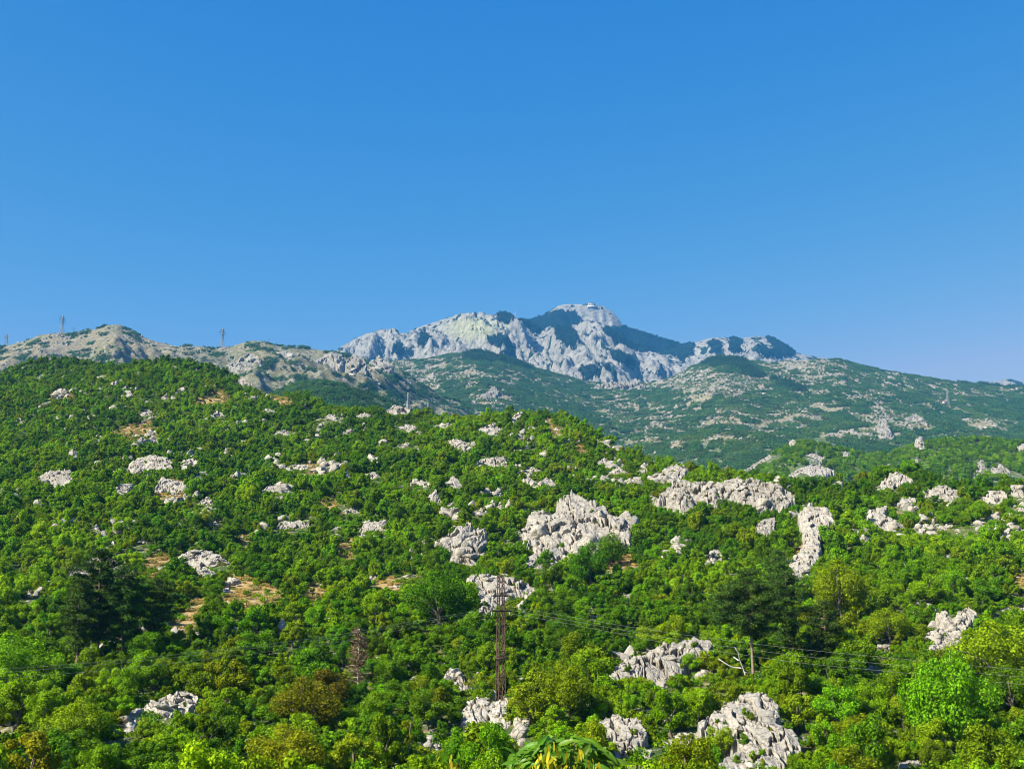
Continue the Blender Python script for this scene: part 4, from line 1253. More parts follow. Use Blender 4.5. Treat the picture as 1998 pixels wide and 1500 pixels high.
for o_ in OUT:
    for (x, y, z) in o_['perch']:
        sc_ = rnd.uniform(0.10, 0.24)
        trees.append((x, y, z - 1.6 * sc_, sc_, rnd.choice((0, 1, 3)), rnd.randrange(NSHAPE), rnd.uniform(0, 6.28), None))
fy = np.sqrt(rng.uniform(62.0 ** 2, 560.0 ** 2, 60000)); ft = rng.uniform(-0.54, 0.54, 60000); fz = LAY1.z(ft, fy)
fu = rng.random((60000, 3)); fv = visible(ft, fy, fz + 2.5, 0.003)
for i in np.nonzero(fv)[0]:
    y = float(fy[i]); x = float(ft[i] * y); z = float(fz[i]); R = 0.55 + 0.75 * fu[i, 0]
    if not near_ok(x, y, R, 0.62): continue
    if not ok_place(x, y, z, 2.5 * R / 2.25, R, 0.5, fu[i, 0] > 0.18): continue
    trees.append((x, y, z - 0.3 * R, R / 2.25, int((0, 1, 3, 0, 2)[int(fu[i, 1] * 5)]), int(fu[i, 2] * NSHAPE), fu[i, 2] * 40.0 % 6.283, None)); put(x, y, R)

# which trees show largest: paint crowns and rocks far to near on a coarse picture
RW, RH = 500, 376
idb = np.full((RH, RW), -1, np.int32)
items = [(t[1], 0, k) for k, t in enumerate(trees)] + [(o['Y0'], 1, k) for k, o in enumerate(OUT)]
gxx, gyy = np.meshgrid(np.arange(RW) * 4 + 2.0, np.arange(RH) * 4 + 2.0)
tproj = []
for t in trees:
    cpx, cpy = project(t[0], t[1], t[2] + 2.6 * t[3]); tproj.append((float(cpx), float(cpy), 2.25 * t[3] * F / t[1]))
for y, ty, k in sorted(items, reverse=True):
    if ty == 0:
        cpx, cpy, rp = tproj[k]
        i0, i1 = int((cpx - rp) / 4), int((cpx + rp) / 4) + 1; j0, j1 = int((cpy - rp) / 4), int((cpy + rp) / 4) + 1
        i0, i1, j0, j1 = max(i0, 0), min(i1, RW), max(j0, 0), min(j1, RH)
        if i0 >= i1 or j0 >= j1: continue
        m = (gxx[j0:j1, i0:i1] - cpx) ** 2 + (gyy[j0:j1, i0:i1] - cpy) ** 2 < rp * rp
        idb[j0:j1, i0:i1][m] = k
    else:
        o = OUT[k]
        i0, i1, j0, j1 = max(int(o['x0'] / 4), 0), min(int(o['x1'] / 4) + 1, RW), max(int(o['y0'] / 4), 0), min(int(o['y1'] / 4) + 1, RH)
        if i0 >= i1 or j0 >= j1: continue
        m = sd_poly(gxx[j0:j1, i0:i1], gyy[j0:j1, i0:i1], o['poly']) > 0
        idb[j0:j1, i0:i1][m] = -2
cnt = np.bincount(idb[idb >= 0], minlength=len(trees))
order = [k for k in np.argsort(-cnt, kind='stable') if cnt[k] > 0]
chosen = set(k for k, t in enumerate(trees) if t[7])
for k in order:
    if len(chosen) >= 300: break
    chosen.add(int(k))

# labels of the single trees: colour, and the nearest landmark with the side they stand on
LAND = [(o['cx'], o['cy'], o['x1'] - o['x0'], o['y1'] - o['y0'], o['lm']) for o in OUT if o['lm']]
LAND += [(976, 1250, 24, 220, 'the rusty lattice mast'), (215, 1190, 190, 180, 'the dark left pines'), (705, 1290, 70, 100, 'the brown dead conifer'),
         (1500, 1210, 150, 180, 'the dark right pines'), (1100, 1460, 200, 80, 'the large near leaves'), (600, 1372, 125, 110, 'the rusty orange tree'),
         (1935, 1262, 175, 150, 'the large olive tree'), (480, 1155, 120, 60, 'the dry yellow meadow')]
ORD = ['nearest', 'second', 'third', 'fourth', 'fifth', 'sixth', 'seventh', 'eighth', 'ninth', 'tenth', 'eleventh', 'twelfth', 'thirteenth', 'fourteenth', 'fifteenth', 'sixteenth', 'seventeenth', 'eighteenth', 'nineteenth', 'twentieth']
buckets = {}
for k in sorted(chosen):
    t = trees[k]
    if t[7]: continue
    cpx, cpy, rp = tproj[k]
    best = min(LAND, key=lambda q: math.hypot(max(abs(cpx - q[0]) - q[2] / 2, 0), max(abs(cpy - q[1]) - q[3] / 2, 0)))
    dx = (cpx - best[0]) / (best[2] / 2 + 40); dy = (cpy - best[1]) / (best[3] / 2 + 40)
    side = ('left of' if dx < 0 else 'right of') if abs(dx) > abs(dy) else ('behind' if dy < 0 else 'in front of')
    size = 'small' if rp < 26 else 'large' if rp > 48 else 'middling'
    buckets.setdefault((SPECIES[t[4]][0], size, side, best[4]), []).append((math.hypot(cpx - best[0], cpy - best[1]), k))
tlabel = {}
for (c, size, side, lm), lst in buckets.items():
    lst.sort()
    for q, (d, k) in enumerate(lst):
        pre = '' if len(lst) == 1 else (ORD[min(q, 19)] + ' ')
        tlabel[k] = '%s%s %s broadleaf tree %s %s' % (pre, size, c, side, lm)

for k in sorted(chosen):
    x, y, z, sc, sp, sh, tu, lab = trees[k]
    r_ = empty('broadleaf_tree', (x, y, z), (0, 0, tu), (sc * (0.86 + 0.28 * (tu * 3.1 % 1)), sc * (0.86 + 0.28 * (tu * 7.7 % 1)), sc * (0.85 + 0.35 * (tu * 5.3 % 1))))
    tag(r_, lab or tlabel[k], 'tree', 'broadleaf trees on the near hillside')
    if sc > 1.25: sh = NSHAPE
    link('trunk', HI_TRUNK[sh], r_); link('crown', HI_CROWN[sh, sp], r_)
rest = [t for k, t in enumerate(trees) if k not in chosen]
scatter_stuff('woodland', [(t[0], t[1], t[2]) for t in rest], [PAT['mid', t[5], min(t[4], 4)] for t in rest], [(0, 0, t[6]) for t in rest],
              [(t[3] * (0.82 + 0.36 * (t[6] * 3.1 % 1)), t[3] * (0.82 + 0.36 * (t[6] * 7.7 % 1)), t[3] * (0.8 + 0.5 * (t[6] * 5.3 % 1))) for t in rest], 'dense green broadleaf woodland covering the near hillside up to its crest', 'woodland')

# low scrub and dry grass on the near hillside
n_s = 26000
sy = np.sqrt(rng.uniform(62.0 ** 2, 620.0 ** 2, n_s)); st_ = rng.uniform(-0.52, 0.52, n_s); sz_ = LAY1.z(st_, sy)
sp_x, sp_y = project(st_ * sy, sy, sz_)
dr = np.full(n_s, -99.0)
for P in DRY: dr = np.maximum(dr, sd_poly(sp_x, sp_y, P))
vs = visible(st_, sy, sz_ + 2.0, 0.004)
keep = vs
ks = np.where(dr > -3, [PAT['grass', k % 2] for k in range(n_s)], [PAT['scrub', k % 3] for k in range(n_s)])
ss = rng.uniform(0.5, 1.15, n_s)
scatter_stuff('undergrowth', np.stack([st_ * sy, sy, sz_], 1)[keep], ks[keep], np.stack([np.zeros(n_s), np.zeros(n_s), rng.uniform(0, 6.28, n_s)], 1)[keep], np.stack([ss, ss, ss], 1)[keep],
              'low green scrub and dry grass between the trees and rocks', 'undergrowth')

n_q = 60000
ry = np.sqrt(rng.uniform(110.0 ** 2, 580.0 ** 2, n_q)); rt = rng.uniform(-0.52, 0.52, n_q); rz = LAY1.z(rt, ry)
rk = (stoniness(rt * ry, ry) > 0.47) & visible(rt, ry, rz + 3.0, 0.003) & (rng.random(n_q) < 0.8)
rs = (0.3 + 1.5 * rng.random(n_q) ** 2.2) * np.clip(ry / 260.0, 0.5, 1.0)
scatter_stuff('hillside_stones', np.stack([rt * ry, ry, rz + 0.35 * rs], 1)[rk], np.array([PAT['stone', k % 3] for k in range(n_q)])[rk], np.stack([rng.normal(0, 0.3, n_q), rng.normal(0, 0.3, n_q), rng.uniform(0, 6.28, n_q)], 1)[rk], np.stack([rs * 1.3, rs, rs * rng.uniform(0.7, 1.5, n_q)], 1)[rk],
              'small pale limestone rocks breaking through the scrub all over the near hillside', 'rocks')
qy = np.sqrt(rng.uniform(100.0 ** 2, 620.0 ** 2, n_q)); qt = rng.uniform(-0.52, 0.52, n_q); qz = LAY1.z(qt, qy)
qpx, qpy = project(qt * qy, qy, qz); dq = np.full(n_q, -99.0)
for P in DRY: dq = np.maximum(dq, sd_poly(qpx, qpy, P))
kg = (dq > -5)
sg = rng.uniform(0.3, 0.9, n_q)
scatter_stuff('dry_grass', np.stack([qt * qy, qy, qz], 1)[kg], np.array([PAT['grass', k % 2] if k % 9 else PAT['scrub', k % 3] for k in range(n_q)])[kg], np.stack([rng.normal(0, 0.1, n_q), rng.normal(0, 0.1, n_q), rng.uniform(0, 6.28, n_q)], 1)[kg], np.stack([sg, sg, sg], 1)[kg],
              'tufts of dry grass and low herbs in the clearings', 'grass')
kq = (dq > -4) & (rng.random(n_q) < 0.6)
sq = rng.uniform(0.12, 0.6, n_q) ** 1.3
scatter_stuff('clearing_stones', np.stack([qt * qy, qy, qz], 1)[kq], np.array([PAT['stone', k % 3] for k in range(n_q)])[kq], np.stack([rng.normal(0, 0.2, n_q), rng.normal(0, 0.2, n_q), rng.uniform(0, 6.28, n_q)], 1)[kq], np.stack([sq * 1.3, sq, sq * 0.8], 1)[kq],
              'small pale stones strewn over the dry clearings', 'stones')

# ------------------------------------------------------------------ woods of the farther hills
def slope_turn(layer, t, Y, r):
    d = 8.0
    x = t * Y
    zx = (layer.z((x + d) / Y, Y) - layer.z((x - d) / Y, Y)) / (2 * d); zy = (layer.z(x / (Y + d), Y + d) - layer.z(x / (Y - d), Y - d)) / (2 * d)
    return np.stack([np.arctan(zy), -np.arctan(zx), np.zeros_like(t)], 1)

def far_wood(name, layer, n, y0, y1, spacing_scale, pick, label, tmin=-0.54, tmax=0.54):
    Y = np.sqrt(rng.uniform(y0 ** 2, y1 ** 2, n)); t = rng.uniform(tmin, tmax, n)
    ok = (t > layer.t[0]) & (t < layer.t[-1])
    Y, t = Y[ok], t[ok]
    z = layer.z(t, Y)
    others = np.full(t.shape, -1e9)
    for l in LAYERS:
        if l is layer: continue
        inn = (t >= l.t[0]) & (t <= l.t[-1]) & (Y >= l.Y[0]) & (Y <= l.Y[-1])
        others = np.where(inn, np.maximum(others, l.z(t, Y)), others)
    v_ = visible(t, Y, z + 8.0, 0.003) & (others < z + 2)
    Y, t, z = Y[v_], t[v_], z[v_]
    px, py = project(t * Y, Y, z)
    key, s = pick(px, py, t * Y, Y)
    k = key >= 0
    rot = slope_turn(layer, t, Y, rng)
    return scatter_stuff(name, np.stack([t * Y, Y, z - 0.3], 1)[k], key[k], rot[k], np.stack([s, s, s], 1)[k], label, 'woodland')

def pick_far(px, py, x, y):
    n = len(px); u = rng.random(n)
    o = 0.17 + openness(px, py) + 0.30 * fbm(x / 60, y / 60, 34, 3)
    key = np.array([PAT['far', k % 4] for k in range(n)])
    key = np.where(u < o * 1.15, np.array([PAT['open', k % 2] for k in range(n)]), key)
    key = np.where((u < o * 0.55) & (o > 0.3), -1, key)
    for P in PINEWOODS:
        key = np.where(sd_poly(px, py, P) + 5 * fbm(x / 45, y / 90, 65, 3) > 1.0, np.array([PAT['pines', k % 2] for k in range(n)]), key)
    return key, rng.uniform(0.75, 1.15, n)
PINEWOODS = [[(908, 690), (935, 681), (978, 691), (1036, 712), (1030, 722), (975, 706), (915, 702)], [(1365, 706), (1414, 695), (1450, 703), (1492, 735), (1468, 738), (1420, 713), (1378, 717)],
             [(1512, 738), (1572, 757), (1562, 766), (1520, 752)], [(1290, 712), (1345, 700), (1370, 706), (1320, 722)], [(1840, 738), (1900, 742), (1998, 748), (1998, 758), (1880, 752)]]
far_wood('far_woodland', LAY3, 26000, 950, 2780, 1.0, pick_far, 'hazy blue green forest on the long slope below the mountain')
far_wood('middle_woodland', LAY2, 16000, 620, 1010, 1.0, lambda px, py, x, y: (np.where(np.max([sd_poly(px, py - 3, o['poly']) for o in OUT2], axis=0) > -2.0, -1, np.array([PAT['mid', k % NSHAPE, (0, 1, 0, 2, 1)[k % 5]] for k in range(len(px))])), rng.uniform(0.7, 1.15, len(px))), 'green woodland covering the middle hill across the valley at right')
far_wood('hill_woodland', LAY6, 2600, 850, 1200, 1.0, lambda px, py, x, y: (np.array([PAT['far', k % 3] for k in range(len(px))]), rng.uniform(0.65, 1.0, len(px))), 'green woodland on the small rounded hill behind the left crest')
def pick_ridge(px, py, x, y):
    n = len(px); u = rng.random(n)
    dens = 0.10 + 0.75 * sstep(0.12, 0.45, fbm(x / 75, y / 75, 57, 3) + 0.28 * sstep(360, 430, px) + 0.45 * sstep(620, 760, px))
    return np.where(u < dens, np.where(rng.random(n) < 0.6, PAT['open', 0], PAT['far', 0]), -1), rng.uniform(0.5, 0.95, n)
far_wood('ridge_scrub', LAY4, 9000, 1350, 1930, 1.0, pick_ridge, 'scattered dark bushes and thickets on the pale rocky skyline ridge')
def pick_mtn(px, py, x, y):
    n = len(px)
    d = np.full(n, -99.0); wv = 4 * fbm(px / 12, py / 8, 41, 3)
    for P in WOODS: d = np.maximum(d, sd_poly(px + wv, py + wv, P))
    return np.where(d > 0, np.array([PAT['dark', k % 2] for k in range(n)]), np.where(rng.random(n) < 0.035 * (1 + 2 * (d > -8)), PAT['dark', 0], -1)), np.where(d > 0, rng.uniform(0.9, 1.5, n), rng.uniform(0.25, 0.5, n))
far_wood('mountain_woods', LAY5, 60000, 3300, 4750, 1.0, pick_mtn, 'dark blue green woods in the folds of the bare mountain', -0.2, 0.35)

# stones strewn over the open parts of the far slopes
def strewn(name, layer, n, y0, y1, dens, label, smin_, smax_):
    Y = np.sqrt(rng.uniform(y0 ** 2, y1 ** 2, n)); t = rng.uniform(max(-0.52, layer.t[0]), min(0.52, layer.t[-1]), n)
    z = layer.z(t, Y); px, py = project(t * Y, Y, z)
    v_ = visible(t, Y, z + 4.0, 0.002) & (rng.random(n) < dens(px, py, t * Y, Y))
    s = rng.uniform(smin_, smax_, n) * rng.uniform(0.5, 1.0, n)
    k = np.array([PAT['stone', q % 3] for q in range(n)])
    return scatter_stuff(name, np.stack([t * Y, Y, z], 1)[v_], k[v_], rng.uniform(-0.4, 6.0, (n, 3))[v_] * np.array([0.1, 0.1, 1]), np.stack([s * 1.4, s, s * 0.8], 1)[v_], label, 'rocks')
strewn('scattered_stones', LAY3, 110000, 950, 2750, lambda px, py, x, y: np.clip((0.16 + openness(px, py) + 0.4 * fbm(x / 34, y / 34, 35, 2)) * 0.95, 0.03, 0.95), 'pale stones strewn over the clearings of the far wooded slope', 1.4, 4.0)
strewn('ridge_stones', LAY4, 10000, 1350, 1900, lambda px, py, x, y: np.clip(0.35 + 0.6 * fbm(x / 60, y / 60, 36, 2), 0.02, 0.9), 'pale stones strewn over the skyline ridge', 1.0, 3.6)
strewn('valley_stones', LAY2, 1500, 650, 980, lambda px, py, x, y: np.clip(0.7 * fbm(x / 40, y / 40, 39, 2), 0.0, 0.5), 'small pale stones strewn over the middle hill', 1.2, 3.0)
#DETAILS
# ------------------------------------------------------------------ pines, dead trees
def pine_parts(seed, h, w, low=0.20):
    r = np.random.default_rng(seed)
    T = Tubes()
    bx, by = r.normal(0, 0.02, 2) * h
    T.tube([(0, 0, -1.0), (0, 0, 0), (bx, by, h * 0.5), (bx * 1.4, by * 1.2, h * 0.98)], [0.24, 0.20, 0.13, 0.03], 7)
    cen = []; nr = []; sz = []
    nw = int(h * 1.5)
    for k in range(nw):
        q = low + (1 - low) * k / (nw - 1)
        z = h * q
        L = w * 0.5 * (math.sin(math.pi * min(1, (1.03 - q) * 1.15 + 0.05)) ** 0.75 if q > 0.3 else 0.75 * q / 0.3) * r.uniform(0.75, 1.2)
        nb = 5 if q < 0.85 else 4
        a0 = r.uniform(0, 6.28)
        for b in range(nb):
            a = a0 + b * 6.283 / nb + r.normal(0, 0.3)
            l = max(L * r.uniform(0.55, 1.2), 0.25)
            d = np.array([math.cos(a), math.sin(a), 0])
            up = r.uniform(-0.05, 0.35)
            o = np.array([bx * q * 1.3, by * q * 1.2, z])
            tip = o + d * l + np.array([0, 0, up * l])
            T.tube([tuple(o), tuple(o + (tip - o) * 0.6 + np.array([0, 0, -0.08 * l])), tuple(tip)], [0.05, 0.03, 0.012], 4)
            m = max(int(10 * l), 5)
            s = r.uniform(0.3, 1.05, m)
            for si in s:
                c0 = o + (tip - o) * si
                g = 12
                cc = c0 + r.normal(size=(g, 3)) * np.array([0.27, 0.27, 0.15])
                cen.append(cc); nr.append(r.normal(size=(g, 3)) * 0.7 + np.array([0, 0, 0.5]) + d * 0.3); sz.append(r.uniform(0.16, 0.38, g))
    cv, cf = leaf_quads(np.concatenate(cen), np.concatenate(nr), np.concatenate(sz), r, 0.35)
    return T, cv, cf
for k, (x, y, z, h, w, lab) in enumerate(pines):
    T, cv, cf = pine_parts(60 + k, h, w, 0.38 if k == 4 else 0.2)
    o = empty('pine_tree', (x, y, z)); tag(o, lab, 'tree', 'dark pines on the near hillside')
    T.build('trunk', M_PINEBARK, o); link('crown', mesh_np('crown', cv, cf, M_NEEDLE), o)

def on_hill(px, py, layer=None, ymin=60.0):
    layer = layer or LAY1
    Y = None; q = py
    while Y is None:
        Y = layer.hit(px, q, ymin if layer is LAY1 else None); q += 4
    t, e = ray(px, q - 4); t = float(t)
    return t * Y, Y, float(layer.z(np.array([t]), np.array([Y]))[0])

# withered conifer
x, y, z = on_hill(697, 1352)
h = 118 / F * y
o = empty('dead_conifer', (x, y, z)); tag(o, 'dead brown conifer with bare pale trunk left of the rusty mast', 'tree')
T = Tubes(); T.tube([(0, 0, -0.5), (0.05, 0, h * 0.5), (0.12, 0, h)], [0.10, 0.07, 0.03], 6); T.build('trunk', M_DEADWOOD, o)
r = np.random.default_rng(5); T = Tubes(); cen = []; nr = []; sz = []
for k in range(46):
    q = 0.14 + 0.84 * k / 45; a = r.uniform(0, 6.28); l = (2.1 * (1 - 0.62 * q)) * r.uniform(0.6, 1.15)
    p0 = np.array([0.1 * q, 0, h * q]); tip = p0 + np.array([math.cos(a) * l, math.sin(a) * l, r.uniform(-0.25, 0.3) * l])
    T.tube([tuple(p0), tuple((p0 + tip) / 2 + np.array([0, 0, 0.12])), tuple(tip)], [0.035, 0.025, 0.01], 4)
    g = 40; s = r.uniform(0.25, 1.0, g)[:, None]
    cen.append(p0 + (tip - p0) * s + r.normal(size=(g, 3)) * 0.2); nr.append(r.normal(size=(g, 3))); sz.append(r.uniform(0.2, 0.45, g))
T.build('branches', M_DEADWOOD, o)
cv, cf = leaf_quads(np.concatenate(cen), np.concatenate(nr), np.concatenate(sz), r, 0.28)
link('withered_needles', mesh_np('withered_needles', cv, cf, M_BROWNTWIG), o)

# bleached forked branch and bare stems
def snag(stems, name, label, fat=0.08, mat=None):
    """stems: lists of photo points, all standing at the depth of the first one's foot."""
    x, y, z = on_hill(*stems[0][0])
    y -= 3.5
    o = empty(name, (x, y, z)); tag(o, label, 'tree')
    for k, s in enumerate(stems):
        T = Tubes(); P = []
        for q, (px, py) in enumerate(s):
            t, e = ray(px, py); P.append((float(t) * y - x, 0.25 * q * (1 if k % 2 else -1), float(e) * y - z))
        T.tube(P, [fat - 0.6 * fat * q / len(P) for q in range(len(P))], 6)
        T.build('stem' if k == 0 else 'branch', mat or M_DEADWOOD, o)
snag([[(1457, 1325), (1448, 1300), (1441, 1284), (1438, 1272), (1430, 1261)], [(1441, 1288), (1432, 1281)], [(1446, 1303), (1425, 1300), (1400, 1284)], [(1444, 1292), (1456, 1302)]], 'dead_tree', 'bleached forked dead branches beside the bare trunked pine')
snag([[(797, 1478), (799, 1440), (802, 1408)]], 'bare_stem', 'single thin bare stem standing left of the lone grey boulder', 0.05, M_PINEBARK)
snag([[(1915, 1290), (1916, 1265)], ], 'bare_stem', 'short bare stem beside the round boulder cluster')

# ------------------------------------------------------------------ rusty lattice mast and its wires
bx_, by_, bz_ = on_hill(977, 1372)
by_ -= 0.5
_, e_top = ray(977, 1120); mast_h = float(e_top) * by_ - bz_
mast = empty('lattice_mast', (bx_, by_, bz_), (0, 0, math.radians(24)))
tag(mast, 'tall rusty lattice power mast standing above the trees in the centre', 'mast')
wb, wt_ = 0.42, 0.26
def leg_pt(sx, sy, q):
    s = (wb + (wt_ - wb) * q)
    return Vector((sx * s, sy * s, mast_h * q))
cor = [(-1, -1), (1, -1), (1, 1), (-1, 1)]
for sx, sy in cor:
    T = Tubes(); T.bar(leg_pt(sx, sy, -0.06), leg_pt(sx, sy, 1.0), 0.06); T.build('leg', M_RUST, mast)
nseg = 15
for k in range(4):
    T = Tubes(); a, b = cor[k], cor[(k + 1) % 4]
    for q in range(nseg):
        f0, f1_ = q / nseg, (q + 1) / nseg
        T.bar(leg_pt(*(a if q % 2 else b), f0), leg_pt(*(b if q % 2 else a), f1_), 0.036)
        if q % 3 == 0: T.bar(leg_pt(*a, f0), leg_pt(*b, f0), 0.036)
    T.build('bracing', M_RUST, mast)
for q, L in ((0.83, 1.0), (0.71, 1.15)):
    T = Tubes(); zq = mast_h * q
    for s in (-0.4, 0.4):
        T.bar((-L, s, zq), (L, s, zq), 0.055)
    T.bar((-L, -0.4, zq), (-L, 0.4, zq), 0.05); T.bar((L, -0.4, zq), (L, 0.4, zq), 0.05)
    T.bar((-L, 0, zq), (0, 0, zq + 0.5), 0.035); T.bar((L, 0, zq), (0, 0, zq + 0.5), 0.035)
    ca = T.build('cross_arm', M_RUST, mast)
    for s in (-0.95, 0.95):
        T = Tubes(); T.tube([(s * L, 0, zq), (s * L, 0, zq - 0.12), (s * L, 0, zq - 0.24), (s * L, 0, zq - 0.36), (s * L, 0, zq - 0.48)], [0.05, 0.09, 0.05, 0.09, 0.05], 8); T.build('insulator', M_DEADWOOD, ca)
T = Tubes(); T.box((0, 0, mast_h * 0.345), (1.15, 1.15, 0.16)); T.build('platform', M_RUST, mast)

def wire(pts, label, r_=0.010, group=None, Y=None, mat=None):
    """pts: photo points with depth (x, y, depth)."""
    P = []
    for (px, py, d) in pts:
        t, e = ray(px, py); P.append(Vector((float(t) * d, d, float(e) * d)))
    # smooth hanging curve through the points
    Q = []
    n = len(P)
    for i in range(n - 1):
        p0, p1, p2, p3 = P[max(i - 1, 0)], P[i], P[i + 1], P[min(i + 2, n - 1)]
        for k in range(8):
            u = k / 8
            Q.append(0.5 * ((2 * p1) + (p2 - p0) * u + (2 * p0 - 5 * p1 + 4 * p2 - p3) * u * u + (3 * p1 - p0 - 3 * p2 + p3) * u ** 3))
    Q.append(P[-1])
    T = Tubes(); base = Q[0].copy()
    T.tube([q - base for q in Q], r_, 5)
    o = T.build('power_line', mat or M_WIRE); o.location = base
    tag(o, label, 'wire', group)
WY = by_
for k, (dy, lab) in enumerate(((0, 'upper'), (4, 'middle'), (12, 'lower'))):
    wire([(968, 1184 + dy * 0.7, WY), (935, 1190 + dy, WY), (800, 1213 + dy, WY - 4), (640, 1241 + dy * 1.2, WY - 8), (450, 1264 + dy * 1.3, WY - 13), (250, 1286 + dy * 1.4, WY - 18), (-80, 1312 + dy * 1.5, WY - 25)],
         '%s of the three wires running from the rusty mast to the left' % lab, group='wires of the rusty mast')
for k, (dy, lab) in enumerate(((0, 'upper'), (7, 'middle'), (14, 'lower'))):
    wire([(984, 1181 + dy, WY), (1080, 1197 + dy, WY - 2), (1165, 1212 + dy * 1.1, WY - 4), (1300, 1233 + dy * 1.5, WY - 8), (1420, 1249 + dy * 1.7, WY - 11), (1580, 1268 + dy * 1.9, WY - 15), (1740, 1283 + dy * 1.9, WY - 19), (1920, 1300 + dy * 2, WY - 23), (2100, 1313 + dy * 2.1, WY - 27)],
         '%s of the three wires running from the rusty mast to the right' % lab, group='wires of the rusty mast')

# ------------------------------------------------------------------ pylons far away
def pylon(px, base_py, top_py, layer, label, mat, broad=0.16, fat=1.0, turn=0.3, Y=None):
    if Y is None:
        x, y, z = on_hill(px, base_py, layer)
    else:
        t, e = ray(px, base_py); x, y = float(t) * Y, Y; z = float(layer.z(np.array([float(t)]), np.array([Y]))[0])
    _, e = ray(px, top_py); h = float(e) * y - z
    o = empty('power_pylon', (x, y, z), (0, 0, turn)); tag(o, label, 'pylon', 'power pylons on the far hills')
    w0, w1, zw = h * broad * 0.5, h * 0.022, 0.62 * h
    def lp(sx, sy, q):
        s = w0 + (h * 0.035 - w0) * min(q / 0.62, 1) if q < 0.62 else h * 0.035 + (w1 - h * 0.035) * (q - 0.62) / 0.38
        return Vector((sx * s, sy * s, h * q))
    rl = 0.010 * h * fat
    for sx, sy in cor:
        T = Tubes(); T.tube([lp(sx, sy, -0.03), lp(sx, sy, 0.62), lp(sx, sy, 1.0)], rl, 4); T.build('leg', mat, o)
    T = Tubes(); qs = [0, 0.2, 0.36, 0.49, 0.62, 0.72, 0.82, 0.91, 1.0]
    for k in range(4):
        a, b = cor[k], cor[(k + 1) % 4]
        for q0, q1 in zip(qs[:-1], qs[1:]):
            T.bar(lp(*a, q0), lp(*b, q1), rl * 0.55); T.bar(lp(*b, q0), lp(*a, q1), rl * 0.55)
    T.build('bracing', mat, o)
    for q, L in ((0.66, 0.17), (0.78, 0.20), (0.90, 0.14)):
        T = Tubes()
        for s in (-1, 1):
            T.bar((s * L * h, 0, q * h), (0, 0, q * h + 0.035 * h), rl * 0.8); T.bar((s * L * h, 0, q * h), (0, 0, q * h), rl * 0.8)
            T.bar((s * L * h, 0, q * h), (s * L * h, 0, q * h - 0.04 * h), rl * 0.7)
        T.build('cross_arm', mat, o)
    return o
pylon(120, 656, 616, LAY4, 'tallest dark pylon on the left skyline above the pale platform', M_STEEL, 0.2, 0.95, 0.9, 1885.0)
pylon(143, 658, 638, LAY4, 'short pylon just right of the tallest left skyline pylon', M_STEEL, 0.22, 1.6, 0.2, 1890.0)
pylon(12, 674, 652, LAY4, 'small pylon at the far left end of the skyline', M_STEEL, 0.26, 1.6, 0.1, 1895.0)
pylon(433, 682, 641, LAY4, 'slender dark pylon on the skyline between ridge and mountain', M_STEEL, 0.16, 0.9, 0.8, 1890.0)
pylon(524, 676, 661, LAY4, 'smallest pylon on the skyline, nearest to the mountain', M_STEEL, 0.22, 1.8, 0.3, 1890.0)
pylon(796, 790, 766, LAY6, 'pale pylon in the valley behind the white dome rock', M_PALESTEEL, 0.16, 1.3, 0.6)
pylon(835, 806, 785, LAY6, 'lower pale pylon just right of the one behind the dome rock', M_PALESTEEL, 0.16, 1.3, 0.6)
pylon(1594, 905, 878, LAY2, 'pale pylon on the slope of the middle hill', M_PALESTEEL, 0.16, 1.0, 0.6)
pylon(1850, 792, 760, LAY3, 'pale pylon on the far right wooded slope', M_PALESTEEL, 0.16, 1.0, 0.6)
pylon(1909, 960, 925, LAY2, 'pale pylon in the valley just beyond the right crest', M_PALESTEEL, 0.16, 1.0, 0.6)
for k in range(3):
    wire([(796, 770 + 4 * k, 1150.0), (835, 788 + 4 * k, 1120.0), (900, 806 + 4 * k, 1050.0), (960, 824 + 4 * k, 980.0)], '%s thin wire sagging from the valley pylons toward the central knoll' % ('top', 'middle', 'lowest')[k], 0.08, 'valley wires')
    wire([(1400, 884 + 6 * k, 900.0), (1500, 892 + 6 * k, 910.0), (1594, 886 + 5 * k, 930.0), (1720, 905 + 5 * k, 880.0), (1909, 930 + 5 * k, 800.0)], '%s thin wire crossing the middle hill between its pale pylons' % ('top', 'middle', 'lowest')[k], 0.06, 'middle hill wires')

# aerial and memorial building on the mountain
t, e = ray(1005, 622); Y = 4100.0; z = float(LAY5.z(np.array([float(t)]), np.array([Y]))[0])
_, e2 = ray(1005, 604); hh = float(e2) * Y - z
o = empty('radio_mast', (float(t) * Y, Y, z)); tag(o, 'tiny red and white aerial on the mountain ridge left of the summit', 'mast')
mr_ = plain('red_paint', (0.5, 0.05, 0.04)); 
for k in range(6):
    T = Tubes(); T.tube([(0, 0, hh * (k / 6 - (0.2 if k == 0 else 0))), (0, 0, hh * (k + 1) / 6)], [1.1 - 0.13 * k, 1.0 - 0.13 * k], 6); T.build('section', M_WHITEWALL if k % 2 else mr_, o)
t, e = ray(1155, 592); Y = 4690.0; z = float(LAY5.z(np.array([float(t)]), np.array([Y]))[0])
o = empty('memorial_building', (float(t) * Y, Y, z)); tag(o, 'small white memorial building on the flat mountain summit', 'building')
T = Tubes(); T.box((0, 0, -2), (40, 20, 7)); T.build('terrace', M_WHITEWALL, o)
T = Tubes(); T.box((-3, 4, 9), (24, 14, 10)); T.build('hall', M_WHITEWALL, o)
T = Tubes(); T.box((-3, 4, 14.8), (27, 17, 1.6)); T.build('roof', M_ROOF, o)
for k in range(4):
    T = Tubes(); T.box((-12 + 6 * k, -3.3, 8.5), (2.2, 0.8, 7)); T.build('pillar', M_ROOF, o)
x, y, z = on_hill(1843, 791, LAY3)
